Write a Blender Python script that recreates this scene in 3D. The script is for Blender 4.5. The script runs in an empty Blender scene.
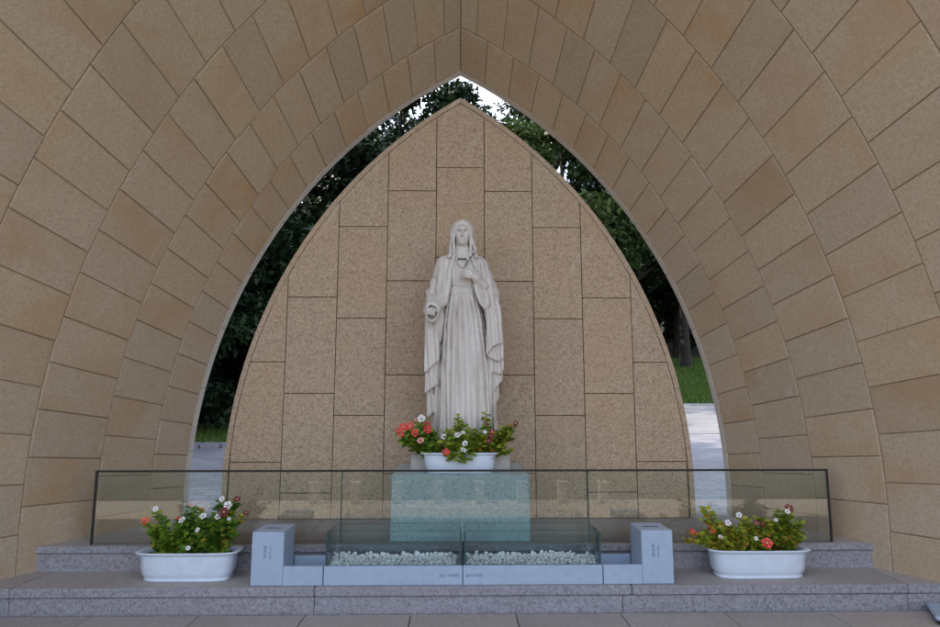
import bpy, math, random
import numpy as np
from mathutils import Vector, Matrix

R = math.radians
SC = bpy.context.scene
COL = SC.collection

# ------------------------------------------------------------------ camera, sky, sun, exposure
cam_d = bpy.data.cameras.new('camera'); cam = bpy.data.objects.new('camera', cam_d); COL.objects.link(cam)
cam_d.sensor_width = 36.0; cam_d.lens = 36.0 * 630.0 / 940.0
cam_d.clip_start = 0.05; cam_d.clip_end = 2000
cam.location = (-0.015, 0.0, 1.15)
cam.rotation_euler = (R(90 + 7.9), 0, -math.atan(12 / 630.0))
SC.camera = cam

SUN_EL, SUN_AZ = 47.0, 73.0            # azimuth from +Y (away from the viewer) turning towards -X (left)
to_sun = Vector((-math.sin(R(SUN_AZ)) * math.cos(R(SUN_EL)), math.cos(R(SUN_AZ)) * math.cos(R(SUN_EL)), math.sin(R(SUN_EL))))
world = bpy.data.worlds.new('World'); SC.world = world; world.use_nodes = True
wn = world.node_tree; wn.nodes.clear()
sky = wn.nodes.new('ShaderNodeTexSky'); sky.sky_type = 'NISHITA'; sky.sun_disc = False
sky.sun_elevation = R(SUN_EL); sky.sun_rotation = R(-SUN_AZ); sky.air_density = 1.0; sky.dust_density = 1.4; sky.ozone_density = 1.0
bg = wn.nodes.new('ShaderNodeBackground'); bg.inputs['Strength'].default_value = 0.15
wo = wn.nodes.new('ShaderNodeOutputWorld')
# broken white cloud spread evenly over the whole sky
wc = wn.nodes.new('ShaderNodeTexCoord'); wm = wn.nodes.new('ShaderNodeMapping'); wm.inputs['Scale'].default_value = (1, 1, 2.2); wm.inputs['Location'].default_value = (0.35, 0.1, 0.2)
wn.links.new(wc.outputs['Generated'], wm.inputs[0])
cn = wn.nodes.new('ShaderNodeTexNoise'); cn.inputs['Scale'].default_value = 2.3; cn.inputs['Detail'].default_value = 6; cn.inputs['Roughness'].default_value = 0.55
wn.links.new(wm.outputs[0], cn.inputs['Vector'])
cr_ = wn.nodes.new('ShaderNodeValToRGB'); cr_.color_ramp.elements[0].position = 0.45; cr_.color_ramp.elements[1].position = 0.66
wn.links.new(cn.outputs['Fac'], cr_.inputs[0])
cm = wn.nodes.new('ShaderNodeMix'); cm.data_type = 'RGBA'; cm.inputs[7].default_value = (9.0, 9.2, 9.6, 1)
wn.links.new(cr_.outputs[0], cm.inputs[0]); wn.links.new(sky.outputs[0], cm.inputs[6])
wn.links.new(cm.outputs[2], bg.inputs[0]); wn.links.new(bg.outputs[0], wo.inputs[0])
sun_d = bpy.data.lights.new('sun', 'SUN'); sun_d.energy = 2.0; sun_d.angle = R(0.53); sun_d.color = (1.0, 0.89, 0.75)
sun = bpy.data.objects.new('sun', sun_d); COL.objects.link(sun)
sun.rotation_euler = to_sun.to_track_quat('Z', 'Y').to_euler()
vs = SC.view_settings; vs.view_transform = 'Standard'; vs.look = 'None'; vs.gamma = 1.0; vs.exposure = 1.3
vs.use_curve_mapping = False
SC.cycles.max_bounces = 10; SC.cycles.diffuse_bounces = 6; SC.cycles.transparent_max_bounces = 24
SC.cycles.caustics_reflective = False; SC.cycles.caustics_refractive = False

# ------------------------------------------------------------------ helpers
def mesh_obj(name, verts, faces, mat=None, parent=None, smooth=False):
    me = bpy.data.meshes.new(name)
    me.from_pydata([tuple(map(float, v)) for v in verts], [], [tuple(int(i) for i in f) for f in faces])
    if mat: me.materials.append(mat)
    if smooth: me.polygons.foreach_set('use_smooth', [True] * len(me.polygons))
    me.update()
    o = bpy.data.objects.new(name, me); COL.objects.link(o)
    if parent: o.parent = parent
    return o

def fast_mesh(name, V, F, mat=None, parent=None, smooth=False, var=None):
    """V (n,3), F (m,k) arrays; var: optional per-face float attribute."""
    V = np.asarray(V, np.float32); F = np.asarray(F, np.int32)
    m, k = F.shape
    me = bpy.data.meshes.new(name)
    me.vertices.add(len(V)); me.vertices.foreach_set('co', V.ravel())
    me.loops.add(m * k); me.loops.foreach_set('vertex_index', F.ravel())
    me.polygons.add(m)
    me.polygons.foreach_set('loop_start', np.arange(0, m * k, k, dtype=np.int32))
    me.polygons.foreach_set('loop_total', np.full(m, k, np.int32))
    if smooth: me.polygons.foreach_set('use_smooth', np.ones(m, bool))
    if mat: me.materials.append(mat)
    if var is not None:
        a = me.attributes.new('var', 'FLOAT', 'FACE'); a.data.foreach_set('value', np.asarray(var, np.float32))
    me.update(calc_edges=True); me.validate()
    o = bpy.data.objects.new(name, me); COL.objects.link(o)
    if parent: o.parent = parent
    return o

def empty(name, loc=(0, 0, 0), rz=0.0):
    o = bpy.data.objects.new(name, None); COL.objects.link(o)
    o.location = loc; o.rotation_euler = (0, 0, rz); o.empty_display_size = 0.1
    return o

def tag(o, label=None, cat=None, group=None, kind=None):
    if label: o['label'] = label
    if cat: o['category'] = cat
    if group: o['group'] = group
    if kind: o['kind'] = kind
    return o

def box_data(x0, x1, y0, y1, z0, z1, b=0.003):
    """chamfered box: 24 verts"""
    V = []; idx = {}
    for ix, (x, sx) in enumerate(((x0, 1), (x1, -1))):
        for iy, (y, sy) in enumerate(((y0, 1), (y1, -1))):
            for iz, (z, sz) in enumerate(((z0, 1), (z1, -1))):
                idx[ix, iy, iz, 0] = len(V); V.append((x, y + sy * b, z + sz * b))
                idx[ix, iy, iz, 1] = len(V); V.append((x + sx * b, y, z + sz * b))
                idx[ix, iy, iz, 2] = len(V); V.append((x + sx * b, y + sy * b, z))
    F = []
    def q(*k): F.append([idx[i] for i in k])
    for s in (0, 1):
        o = (lambda L: L if s else L[::-1])
        F.append(o([idx[s, 0, 0, 0], idx[s, 1, 0, 0], idx[s, 1, 1, 0], idx[s, 0, 1, 0]]))
        F.append(o([idx[0, s, 0, 1], idx[0, s, 1, 1], idx[1, s, 1, 1], idx[1, s, 0, 1]]))
        F.append(o([idx[0, 0, s, 2], idx[1, 0, s, 2], idx[1, 1, s, 2], idx[0, 1, s, 2]]))
    for a in (0, 1):
        for c in (0, 1):
            q((a, c, 0, 0), (a, c, 0, 1), (a, c, 1, 1), (a, c, 1, 0))
            q((a, 0, c, 0), (a, 0, c, 2), (a, 1, c, 2), (a, 1, c, 0))
            q((0, a, c, 1), (0, a, c, 2), (1, a, c, 2), (1, a, c, 1))
            for e in (0, 1): q((a, c, e, 0), (a, c, e, 1), (a, c, e, 2))
    return V, F

def box(name, x0, x1, y0, y1, z0, z1, mat, parent=None, b=0.003):
    V, F = box_data(x0, x1, y0, y1, z0, z1, b)
    o = mesh_obj(name, V, F, mat, parent)
    fix_normals(o)
    return o

def fix_normals(o):
    import bmesh
    bm = bmesh.new(); bm.from_mesh(o.data); bmesh.ops.recalc_face_normals(bm, faces=bm.faces); bm.to_mesh(o.data); bm.free()

def tube(pts, rads, n=8, cap=True):
    """tapered tube along pts -> V, F(quads), closed ends as degenerate fans avoided"""
    pts = np.asarray(pts, float); V = []; F = []
    up = np.array([0.12, 0.31, 0.94])
    for i, p in enumerate(pts):
        t = pts[min(i + 1, len(pts) - 1)] - pts[max(i - 1, 0)]; t /= (np.linalg.norm(t) + 1e-9)
        a = np.cross(t, up); 
        if np.linalg.norm(a) < 1e-3: a = np.cross(t, [1, 0, 0])
        a /= np.linalg.norm(a); b = np.cross(t, a)
        for k in range(n):
            w = 2 * math.pi * k / n
            V.append(p + rads[i] * (math.cos(w) * a + math.sin(w) * b))
    for i in range(len(pts) - 1):
        for k in range(n):
            k2 = (k + 1) % n
            F.append((i * n + k, i * n + k2, (i + 1) * n + k2, (i + 1) * n + k))
    return np.array(V), np.array(F)

def merge(parts):
    Vs, Fs, off = [], [], 0
    for V, F in parts:
        Vs.append(V); Fs.append(np.asarray(F) + off); off += len(V)
    return np.concatenate(Vs), np.concatenate(Fs)

# ------------------------------------------------------------------ materials
def new_mat(name):
    m = bpy.data.materials.new(name); m.use_nodes = True
    nt = m.node_tree; nt.nodes.clear()
    out = nt.nodes.new('ShaderNodeOutputMaterial')
    p = nt.nodes.new('ShaderNodeBsdfPrincipled'); nt.links.new(p.outputs[0], out.inputs[0])
    return m, nt, p, out

def ramp(nt, fac, stops, interp='LINEAR'):
    r = nt.nodes.new('ShaderNodeValToRGB'); r.color_ramp.interpolation = interp
    e = r.color_ramp.elements
    while len(e) < len(stops): e.new(0.5)
    for i, (pos, c) in enumerate(stops):
        e[i].position = pos; e[i].color = (*c, 1) if len(c) == 3 else c
    nt.links.new(fac, r.inputs[0]); return r.outputs[0]

def mix(nt, a, b, fac, blend='MIX'):
    n = nt.nodes.new('ShaderNodeMix'); n.data_type = 'RGBA'; n.blend_type = blend
    for sock, v in ((0, fac), (6, a), (7, b)):
        if hasattr(v, 'links') or isinstance(v, bpy.types.NodeSocket): nt.links.new(v, n.inputs[sock])
        else: n.inputs[sock].default_value = v if sock == 0 else ((*v, 1) if len(v) == 3 else v)
    return n.outputs[2]

def noise(nt, vec, scale, detail=3, rough=0.55, dist=0.0):
    n = nt.nodes.new('ShaderNodeTexNoise'); n.inputs['Scale'].default_value = scale
    n.inputs['Detail'].default_value = detail; n.inputs['Roughness'].default_value = rough; n.inputs['Distortion'].default_value = dist
    nt.links.new(vec, n.inputs['Vector']); return n.outputs['Fac']

def voro(nt, vec, scale):
    n = nt.nodes.new('ShaderNodeTexVoronoi'); n.inputs['Scale'].default_value = scale; n.feature = 'F1'
    nt.links.new(vec, n.inputs['Vector'])
    s = nt.nodes.new('ShaderNodeSeparateColor'); nt.links.new(n.outputs['Color'], s.inputs[0])
    return s.outputs[0]

def coords(nt, scale=None):
    t = nt.nodes.new('ShaderNodeTexCoord'); v = t.outputs['Object']
    if scale:
        mp = nt.nodes.new('ShaderNodeMapping'); mp.inputs['Scale'].default_value = scale
        nt.links.new(v, mp.inputs['Vector']); v = mp.outputs[0]
    return v

def math_n(nt, op, a, b=None):
    n = nt.nodes.new('ShaderNodeMath'); n.operation = op
    for i, v in enumerate((a, b)):
        if v is None: continue
        if isinstance(v, bpy.types.NodeSocket): nt.links.new(v, n.inputs[i])
        else: n.inputs[i].default_value = v
    return n.outputs[0]

def bump(nt, p, height, strength=0.3, dist=0.004):
    b = nt.nodes.new('ShaderNodeBump'); b.inputs['Strength'].default_value = strength; b.inputs['Distance'].default_value = dist
    nt.links.new(height, b.inputs['Height']); nt.links.new(b.outputs[0], p.inputs['Normal'])

def granite(name, light, mid, dark, grain=110, contrast=1.0, stain=(0.30, 0.20, 0.12), stain_amt=0.35, rough=0.75, tint=0.12, bumpy=0.35, streak=0.0, frac=0.16, soft=0.45):
    m, nt, p, out = new_mat(name)
    oi = nt.nodes.new('ShaderNodeObjectInfo')
    vo = nt.nodes.new('ShaderNodeVectorMath'); vo.operation = 'MULTIPLY_ADD'; vo.inputs[1].default_value = (37.0, 53.0, 71.0)
    cb = nt.nodes.new('ShaderNodeCombineXYZ')
    for k_ in range(3): nt.links.new(oi.outputs['Random'], cb.inputs[k_])
    nt.links.new(cb.outputs[0], vo.inputs[0]); nt.links.new(coords(nt), vo.inputs[2]); v = vo.outputs[0]
    nv = nt.nodes.new('ShaderNodeTexNoise'); nv.inputs['Scale'].default_value = grain * 1.6; nv.inputs['Detail'].default_value = 2; nt.links.new(v, nv.inputs['Vector'])
    va = nt.nodes.new('ShaderNodeVectorMath'); va.operation = 'MULTIPLY_ADD'; va.inputs[1].default_value = (1.6 / grain,) * 3
    nt.links.new(nv.outputs['Color'], va.inputs[0]); nt.links.new(v, va.inputs[2])
    g = voro(nt, va.outputs[0], grain)
    c = ramp(nt, g, [(0.0, dark), (frac, dark), (frac + 0.12, mid), (0.72, mid), (0.90, light), (1.0, light)])
    g2 = noise(nt, v, grain * 0.35, 4, 0.7)
    c = mix(nt, c, ramp(nt, g2, [(0.3, dark), (0.55, mid), (0.75, light)]), soft)
    g3 = noise(nt, v, grain * 2.2, 2, 0.6)
    c = mix(nt, c, ramp(nt, g3, [(0.3, tuple(x * 0.72 for x in mid)), (0.7, tuple(min(1, x * 1.25) for x in mid))]), 0.3)
    big = noise(nt, v, 1.3, 5, 0.6, 0.6)
    c = mix(nt, c, stain, math_n(nt, 'MULTIPLY', ramp(nt, big, [(0.48, (0, 0, 0)), (0.75, (1, 1, 1))]), stain_amt))
    rv = ramp(nt, oi.outputs['Random'], [(0, (1 - tint,) * 3), (0.5, (1, 1, 1)), (0.8, (1.0, 1 - tint * 0.35, 1 - tint * 0.9)), (1, (1 - tint * 0.2, 1 - tint * 0.3, 1 - tint * 0.2))])
    c = mix(nt, c, rv, 1.0, 'MULTIPLY')
    if streak:  # pale diagonal streaks; on the wall, light marks put into the stone colour
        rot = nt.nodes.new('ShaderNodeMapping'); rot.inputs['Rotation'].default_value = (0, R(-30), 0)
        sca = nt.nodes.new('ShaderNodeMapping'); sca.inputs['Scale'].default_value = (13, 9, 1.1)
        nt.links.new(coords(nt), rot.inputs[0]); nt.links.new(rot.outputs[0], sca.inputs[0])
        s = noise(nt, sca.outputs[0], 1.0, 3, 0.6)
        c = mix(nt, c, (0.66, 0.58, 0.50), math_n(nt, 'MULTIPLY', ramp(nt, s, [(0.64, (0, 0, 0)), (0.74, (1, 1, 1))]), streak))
    nt.links.new(c, p.inputs['Base Color'])
    p.inputs['Roughness'].default_value = rough
    p.inputs['Specular IOR Level'].default_value = 0.35
    bump(nt, p, g2, bumpy, 0.002)
    return m

def plain(name, col, rough=0.5, metal=0.0, var=0.0, vscale=8, spec=0.5, bump_s=0.0):
    m, nt, p, out = new_mat(name)
    p.inputs['Roughness'].default_value = rough; p.inputs['Metallic'].default_value = metal
    p.inputs['Specular IOR Level'].default_value = spec
    if var:
        n = noise(nt, coords(nt), vscale, 5, 0.6)
        c = ramp(nt, n, [(0.3, tuple(x * (1 - var) for x in col)), (0.7, tuple(min(1, x * (1 + var * 0.5)) for x in col))])
        nt.links.new(c, p.inputs['Base Color'])
        if bump_s: bump(nt, p, n, bump_s, 0.003)
    else: p.inputs['Base Color'].default_value = (*col, 1)
    return m

def glass_mat(name, tintc, refl=1.0):
    m, nt, p, out = new_mat(name); nt.nodes.remove(p)
    tr = nt.nodes.new('ShaderNodeBsdfTransparent'); tr.inputs[0].default_value = (*tintc, 1)
    gl = nt.nodes.new('ShaderNodeBsdfGlossy'); gl.inputs['Roughness'].default_value = 0.004
    fr = nt.nodes.new('ShaderNodeFresnel'); fr.inputs['IOR'].default_value = 1.5
    ms = nt.nodes.new('ShaderNodeMixShader')
    nt.links.new(math_n(nt, 'MULTIPLY', fr.outputs[0], refl), ms.inputs[0]); nt.links.new(tr.outputs[0], ms.inputs[1]); nt.links.new(gl.outputs[0], ms.inputs[2])
    nt.links.new(ms.outputs[0], out.inputs[0])
    return m

def leaf_mat(name, stops, trans=0.25, rough=0.5):
    m, nt, p, out = new_mat(name)
    at = nt.nodes.new('ShaderNodeAttribute'); at.attribute_name = 'var'
    c = ramp(nt, at.outputs['Fac'], stops)
    nt.links.new(c, p.inputs['Base Color']); p.inputs['Roughness'].default_value = rough
    p.inputs['Specular IOR Level'].default_value = 0.3
    t = nt.nodes.new('ShaderNodeBsdfTranslucent'); nt.links.new(c, t.inputs[0])
    ms = nt.nodes.new('ShaderNodeMixShader'); ms.inputs[0].default_value = trans
    nt.links.new(p.outputs[0], ms.inputs[1]); nt.links.new(t.outputs[0], ms.inputs[2]); nt.links.new(ms.outputs[0], out.inputs[0])
    return m

M = {}
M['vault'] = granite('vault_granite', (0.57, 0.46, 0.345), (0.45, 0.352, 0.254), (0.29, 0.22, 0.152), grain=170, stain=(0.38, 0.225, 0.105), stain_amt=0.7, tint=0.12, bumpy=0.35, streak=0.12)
M['rim'] = granite('rim_granite', (0.76, 0.72, 0.65), (0.68, 0.63, 0.56), (0.55, 0.50, 0.43), grain=190, stain_amt=0.15, tint=0.05, bumpy=0.2)
M['mortar'] = plain('mortar', (0.31, 0.225, 0.15), 0.95, var=0.3, vscale=14)
M['grey_mortar'] = plain('grey_mortar', (0.15, 0.14, 0.14), 0.95, var=0.3, vscale=14)
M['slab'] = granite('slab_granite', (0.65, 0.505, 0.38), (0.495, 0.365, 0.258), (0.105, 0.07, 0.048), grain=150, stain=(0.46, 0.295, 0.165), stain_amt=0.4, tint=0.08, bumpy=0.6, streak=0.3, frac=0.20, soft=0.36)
M['step'] = granite('step_granite', (0.46, 0.45, 0.50), (0.285, 0.275, 0.31), (0.085, 0.08, 0.095), grain=120, stain=(0.27, 0.245, 0.25), stain_amt=0.4, tint=0.07, bumpy=0.4)
M['tread'] = granite('tread_granite', (0.49, 0.46, 0.45), (0.395, 0.365, 0.355), (0.28, 0.255, 0.245), grain=140, stain=(0.27, 0.235, 0.215), stain_amt=0.5, tint=0.10, bumpy=0.3)
M['pedestal'] = granite('pedestal_granite', (0.72, 0.82, 0.86), (0.51, 0.62, 0.665), (0.20, 0.28, 0.33), grain=120, stain=(0.33, 0.45, 0.5), stain_amt=0.2, tint=0.04, bumpy=0.2, rough=0.45)
M['plinth'] = granite('plinth_granite', (0.62, 0.59, 0.56), (0.50, 0.47, 0.45), (0.36, 0.33, 0.31), grain=140, stain_amt=0.1, tint=0.03)
M['blue'] = plain('blue_grey_stone', (0.35, 0.43, 0.56), 0.42, var=0.08, vscale=26, spec=0.4)
M['slot'] = plain('slot_dark', (0.03, 0.035, 0.045), 0.6)
M['ink'] = plain('engraved_ink', (0.12, 0.16, 0.24), 0.7)
M['glass'] = glass_mat('railing_glass', (0.94, 0.97, 0.955), 1.35)
M['glass2'] = glass_mat('case_glass', (0.935, 0.985, 0.99), 0.9)
M['glass_edge'] = plain('glass_edge', (0.015, 0.06, 0.065), 0.55)
M['rail'] = plain('dark_metal', (0.02, 0.019, 0.018), 0.4, 0.3)
M['plastic'] = plain('white_plastic', (0.62, 0.68, 0.79), 0.38, var=0.09, vscale=14, spec=0.45)
M['soil'] = plain('soil', (0.055, 0.038, 0.026), 0.95, var=0.5, vscale=60, bump_s=0.8)
M['pebble'] = plain('white_pebble', (0.84, 0.86, 0.88), 0.5, var=0.12, vscale=35)
M['leaf_v'] = leaf_mat('vinca_leaf', [(0, (0.035, 0.09, 0.014)), (0.35, (0.11, 0.22, 0.022)), (0.65, (0.27, 0.38, 0.04)), (0.92, (0.36, 0.33, 0.04)), (1, (0.38, 0.20, 0.035))], 0.22, 0.35)
M['leaf_y'] = leaf_mat('vinca_leaf_yellowing', [(0, (0.05, 0.10, 0.014)), (0.3, (0.15, 0.23, 0.022)), (0.6, (0.32, 0.37, 0.035)), (0.85, (0.42, 0.33, 0.04)), (1, (0.42, 0.17, 0.035))], 0.25, 0.35)
M['stem'] = plain('stem_green', (0.09, 0.12, 0.03), 0.6, var=0.3, vscale=40)
for k, c in {'red': (0.58, 0.02, 0.022), 'dark': (0.17, 0.006, 0.025), 'white': (0.80, 0.78, 0.78), 'orange': (0.75, 0.11, 0.03), 'coral': (0.74, 0.055, 0.045), 'pink': (0.78, 0.33, 0.30)}.items():
    M['p_' + k] = plain('petal_' + k, c, 0.55, var=0.12, vscale=80)
M['eye_red'] = plain('flower_eye_red', (0.30, 0.01, 0.03), 0.6)
M['eye_pale'] = plain('flower_eye_pale', (0.80, 0.70, 0.35), 0.6)

# ------------------------------------------------------------------ the setting: ground, rear plaza, front plaza
def gz(x, y):
    """height of the natural ground"""
    x = np.asarray(x, float); y = np.asarray(y, float)
    t = np.clip((y - 2.5) / 2.6, 0, 1); t = t * t * (3 - 2 * t)
    z = -0.47 + 0.70 * t
    z = z + np.clip(y - 5.6, 0, 1e9) * 0.095 + np.clip(y - 14.6, 0, 1e9) * 0.095 * np.clip((x + 1) / 3, 0, 1)
    h = np.clip(y - 25, 0, 40); z = z + h * 0.15
    z = z + np.clip(-x - 4.0, 0, 30) * np.clip((y - 8) / 6, 0, 1) * 0.10
    return z

def sheet(name, x0, x1, y0, y1, nx, ny, dz, mat, xs=None, ys=None):
    xs = np.linspace(x0, x1, nx) if xs is None else np.asarray(xs); ys = np.linspace(y0, y1, ny) if ys is None else np.asarray(ys)
    X, Y = np.meshgrid(xs, ys); Z = gz(X, Y) + dz
    V = np.stack([X.ravel(), Y.ravel(), Z.ravel()], 1)
    nx, ny = len(xs), len(ys)
    i, j = np.meshgrid(np.arange(nx - 1), np.arange(ny - 1)); a = (j * nx + i).ravel()
    F = np.stack([a, a + 1, a + nx + 1, a + nx], 1)
    return fast_mesh(name, V, F, mat, smooth=True)

mg, nt, p, out = new_mat('forest_ground')
n1 = noise(nt, coords(nt), 3.0, 6, 0.65)
nt.links.new(ramp(nt, n1, [(0.3, (0.014, 0.018, 0.008)), (0.55, (0.026, 0.036, 0.012)), (0.75, (0.036, 0.030, 0.02))]), p.inputs['Base Color'])
p.inputs['Roughness'].default_value = 0.95; bump(nt, p, n1, 0.6, 0.05)
xs = np.concatenate([np.linspace(-300, -30, 10), np.linspace(-28, 28, 57), np.linspace(30, 300, 10)])
ys = np.concatenate([np.linspace(-300, -12, 10), np.linspace(-10, 45, 111), np.linspace(50, 400, 12)])
tag(sheet('ground', 0, 0, 0, 0, 0, 0, -0.03, mg, xs, ys), kind='structure')

mp_, nt, p, out = new_mat('rear_pavers')
v = coords(nt)
br = nt.nodes.new('ShaderNodeTexBrick'); br.inputs['Scale'].default_value = 1.0
br.inputs['Brick Width'].default_value = 0.21; br.inputs['Row Height'].default_value = 0.105; br.inputs['Mortar Size'].default_value = 0.005
br.inputs['Color1'].default_value = (0.28, 0.285, 0.32, 1); br.inputs['Color2'].default_value = (0.36, 0.36, 0.395, 1); br.inputs['Mortar'].default_value = (0.22, 0.20, 0.20, 1)
nt.links.new(v, br.inputs['Vector'])
n1 = noise(nt, v, 1.2, 5, 0.65)
nt.links.new(mix(nt, br.outputs['Color'], ramp(nt, n1, [(0.35, (0.75, 0.74, 0.75)), (0.65, (1.05, 1.04, 1.05))]), 1.0, 'MULTIPLY'), p.inputs['Base Color'])
p.inputs['Roughness'].default_value = 0.8; bump(nt, p, br.outputs['Fac'], -0.5, 0.004)
tag(sheet('rear_pavement', -12, 12, 4.6, 13.9, 25, 38, 0.004, mp_), kind='structure')
M['concrete'] = plain('pale_concrete', (0.31, 0.31, 0.32), 0.8, var=0.2, vscale=3, bump_s=0.1)
tag(sheet('pale_path', 1.5, 14, 9.9, 14.6, 26, 12, 0.009, M['concrete']), kind='structure')

mf, nt, p, out = new_mat('front_plaza_stone')
v = coords(nt)
br = nt.nodes.new('ShaderNodeTexBrick'); br.inputs['Scale'].default_value = 1.0; br.offset = 0.5
br.inputs['Brick Width'].default_value = 0.9; br.inputs['Row Height'].default_value = 0.6; br.inputs['Mortar Size'].default_value = 0.006
br.inputs['Color1'].default_value = (0.52, 0.42, 0.315, 1); br.inputs['Color2'].default_value = (0.58, 0.47, 0.36, 1); br.inputs['Mortar'].default_value = (0.2, 0.18, 0.16, 1)
nt.links.new(v, br.inputs['Vector']); nt.links.new(br.outputs['Color'], p.inputs['Base Color']); p.inputs['Roughness'].default_value = 0.8
tag(sheet('plaza', -14, 14, -2.6, 2.4, 19, 11, 0.006, mf), kind='structure')

# ------------------------------------------------------------------ vault floor, stairs in front of it, the two steps
def stones(parent, name, xs, y0, y1, z0, z1, mat, gap=0.0025, b=0.003, top=None):
    for i in range(len(xs) - 1):
        o = box(name, xs[i] + gap / 2, xs[i + 1] - gap / 2, y0, y1, z0, z1, mat, parent, b)
        if top:                                     # upper face browner: the vault's warm light painted into the granite
            o.data.materials.append(top)
            for f in o.data.polygons:
                if f.normal.z > 0.9: f.material_index = 1

random.seed(4)
floor = box('paved_floor', -3.75, 3.75, 1.62, 3.60, -0.46, -0.012, M['grey_mortar'], None, 0.004)
tag(floor, kind='structure')
fx = [-3.72 + 0.572 * i for i in range(14)]
for r, (a, c) in enumerate(((1.60, 2.27), (2.275, 2.945), (2.95, 3.625))):
    stones(floor, 'paving_slab', [x + (0.0, 0.25, 0.02)[r] for x in fx[:-1]] + [3.74], a + 0.002, c - 0.002, -0.05, 0.0, M['tread'], 0.006, 0.003)
stair = box('entrance_steps', -3.75, 3.75, 0.72, 1.58, -0.50, -0.47, M['grey_mortar'], None, 0.004); tag(stair, kind='structure')
for k in range(2):
    stones(stair, 'tread_stone', [-3.74, -2.5, -1.25, 0, 1.25, 2.5, 3.74], 1.28 - 0.32 * k, 1.60 - 0.32 * k - 0.003, -0.47, -0.15 * (k + 1), M['tread'])

Y1, Z1, Y2, Z2 = 3.642, 0.136, 3.994, 0.281
low = box('lower_step', -3.3, 3.3, Y1 + 0.03, Y2 + 0.08, -0.3, Z1 - 0.05, M['grey_mortar'], None, 0.004); tag(low, kind='structure')
jx = [-3.3, -2.45, -0.80, 0.90, 2.5, 3.3]
stones(low, 'riser_stone', jx, Y1 + 0.012, Y1 + 0.06, -0.1, 0.084, M['step'])
stones(low, 'tread_stone', [-3.3, -2.45, -0.80, 0.95, 2.5, 3.3], Y1, Y2 + 0.05, 0.0865, Z1, M['step'], 0.0025, 0.006, M['tread'])
plat = box('platform', -2.62, 2.62, Y2 + 0.04, 5.16, -0.2, Z2 - 0.05, M['grey_mortar'], None, 0.004); tag(plat, kind='structure')
stones(plat, 'riser_stone', [-2.62, -1.5, 0.02, 1.55, 2.62], Y2 + 0.012, Y2 + 0.05, 0.1, 0.236, M['step'])
stones(plat, 'tread_stone', [-2.62, -1.5, 0.02, 1.55, 2.62], Y2, 4.42, 0.2385, Z2, M['step'], 0.0025, 0.006, M['tread'])
stones(plat, 'tread_stone', [-2.62, -2.0, -1.0, 0.02, 1.0, 2.0, 2.62], 4.424, 5.2, 0.240, Z2 - 0.001, M['tread'], 0.004, 0.003)

# ------------------------------------------------------------------ the vault: pointed cone shell with granite blocks
RC, RR, RZ0, RBASE = 1.79, 3.86, 0.45, 0.281       # arc centre offset, radius, springing height
YB = 4.92
A_END = math.acos(RC / RR)
L_ST = RZ0 - RBASE; L_TOT = L_ST + RR * A_END
def SY(y): return 1.0 + (YB - y) * 0.25
def prof(u):
    if u <= L_ST: return RC * 0 + (RR - RC), RBASE + u
    a = (u - L_ST) / RR
    return RR * math.cos(a) - RC, RZ0 + RR * math.sin(a)
def prof_n(u):
    if u <= L_ST: return 1.0, 0.0
    a = (u - L_ST) / RR; return math.cos(a), math.sin(a)
def vp(u, y, side, off=0.0):
    s = SY(y); x, z = prof(u); nx, nz = prof_n(u)
    X = s * x + nx * off; Z = RBASE + s * (z - RBASE) + nz * off
    return (side * X, y, Z)

vault = empty('stone_vault', (0, 3.4, 0))
tag(vault, 'tall pointed vault of tan granite blocks arching over the statue and steps', 'vault')
def vlocal(o): o.parent = vault; o.matrix_parent_inverse = Matrix.Translation((0, -3.4, 0))

# mortar backing shell, one closed mesh
US = np.concatenate([[-0.36, 0.0], np.linspace(L_ST, L_TOT, 30)])
def shell(name, ys, off0, off1, mat):
    ring = [(u, -1) for u in US] + [(u, 1) for u in US[::-1][1:]]
    V = []; F = []
    n = len(ring)
    for off in (off0, off1):
        for y in ys:
            for i, (u, s) in enumerate(ring):
                x, yy, z = vp(u, y, s, off)
                if i == len(US) - 1:               # apex, on the centre line
                    a = vp(L_TOT, y, 1, off); dx = a[0]; nx, nz = prof_n(L_TOT); x = 0.0; z = a[2] + dx * nx / max(nz, .1)
                V.append((x, yy, z))
    m = len(ys)
    def id(o, j, i): return o * m * n + j * n + i
    for o in (0, 1):
        for j in range(m - 1):
            for i in range(n - 1):
                q = (id(o, j, i), id(o, j, i + 1), id(o, j + 1, i + 1), id(o, j + 1, i))
                F.append(q if o else q[::-1])
    for i in range(n - 1):
        F.append((id(0, 0, i), id(0, 0, i + 1), id(1, 0, i + 1), id(1, 0, i)))
        F.append((id(0, m - 1, i + 1), id(0, m - 1, i), id(1, m - 1, i), id(1, m - 1, i + 1)))
    for j in range(m - 1):
        F.append((id(0, j, 0), id(1, j, 0), id(1, j + 1, 0), id(0, j + 1, 0)))
        F.append((id(0, j, n - 1), id(0, j + 1, n - 1), id(1, j + 1, n - 1), id(1, j, n - 1)))
    o = mesh_obj(name, V, F, mat); fix_normals(o); vlocal(o); return o
RY = [4.92, 4.665, 4.315, 3.905, 3.466, 3.033, 2.594, 2.16, 1.75, 1.30, 0.85]
shell('shell', [0.86] + RY[-2:0:-1] + [4.93], 0.009, 0.24, M['mortar'])

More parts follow.
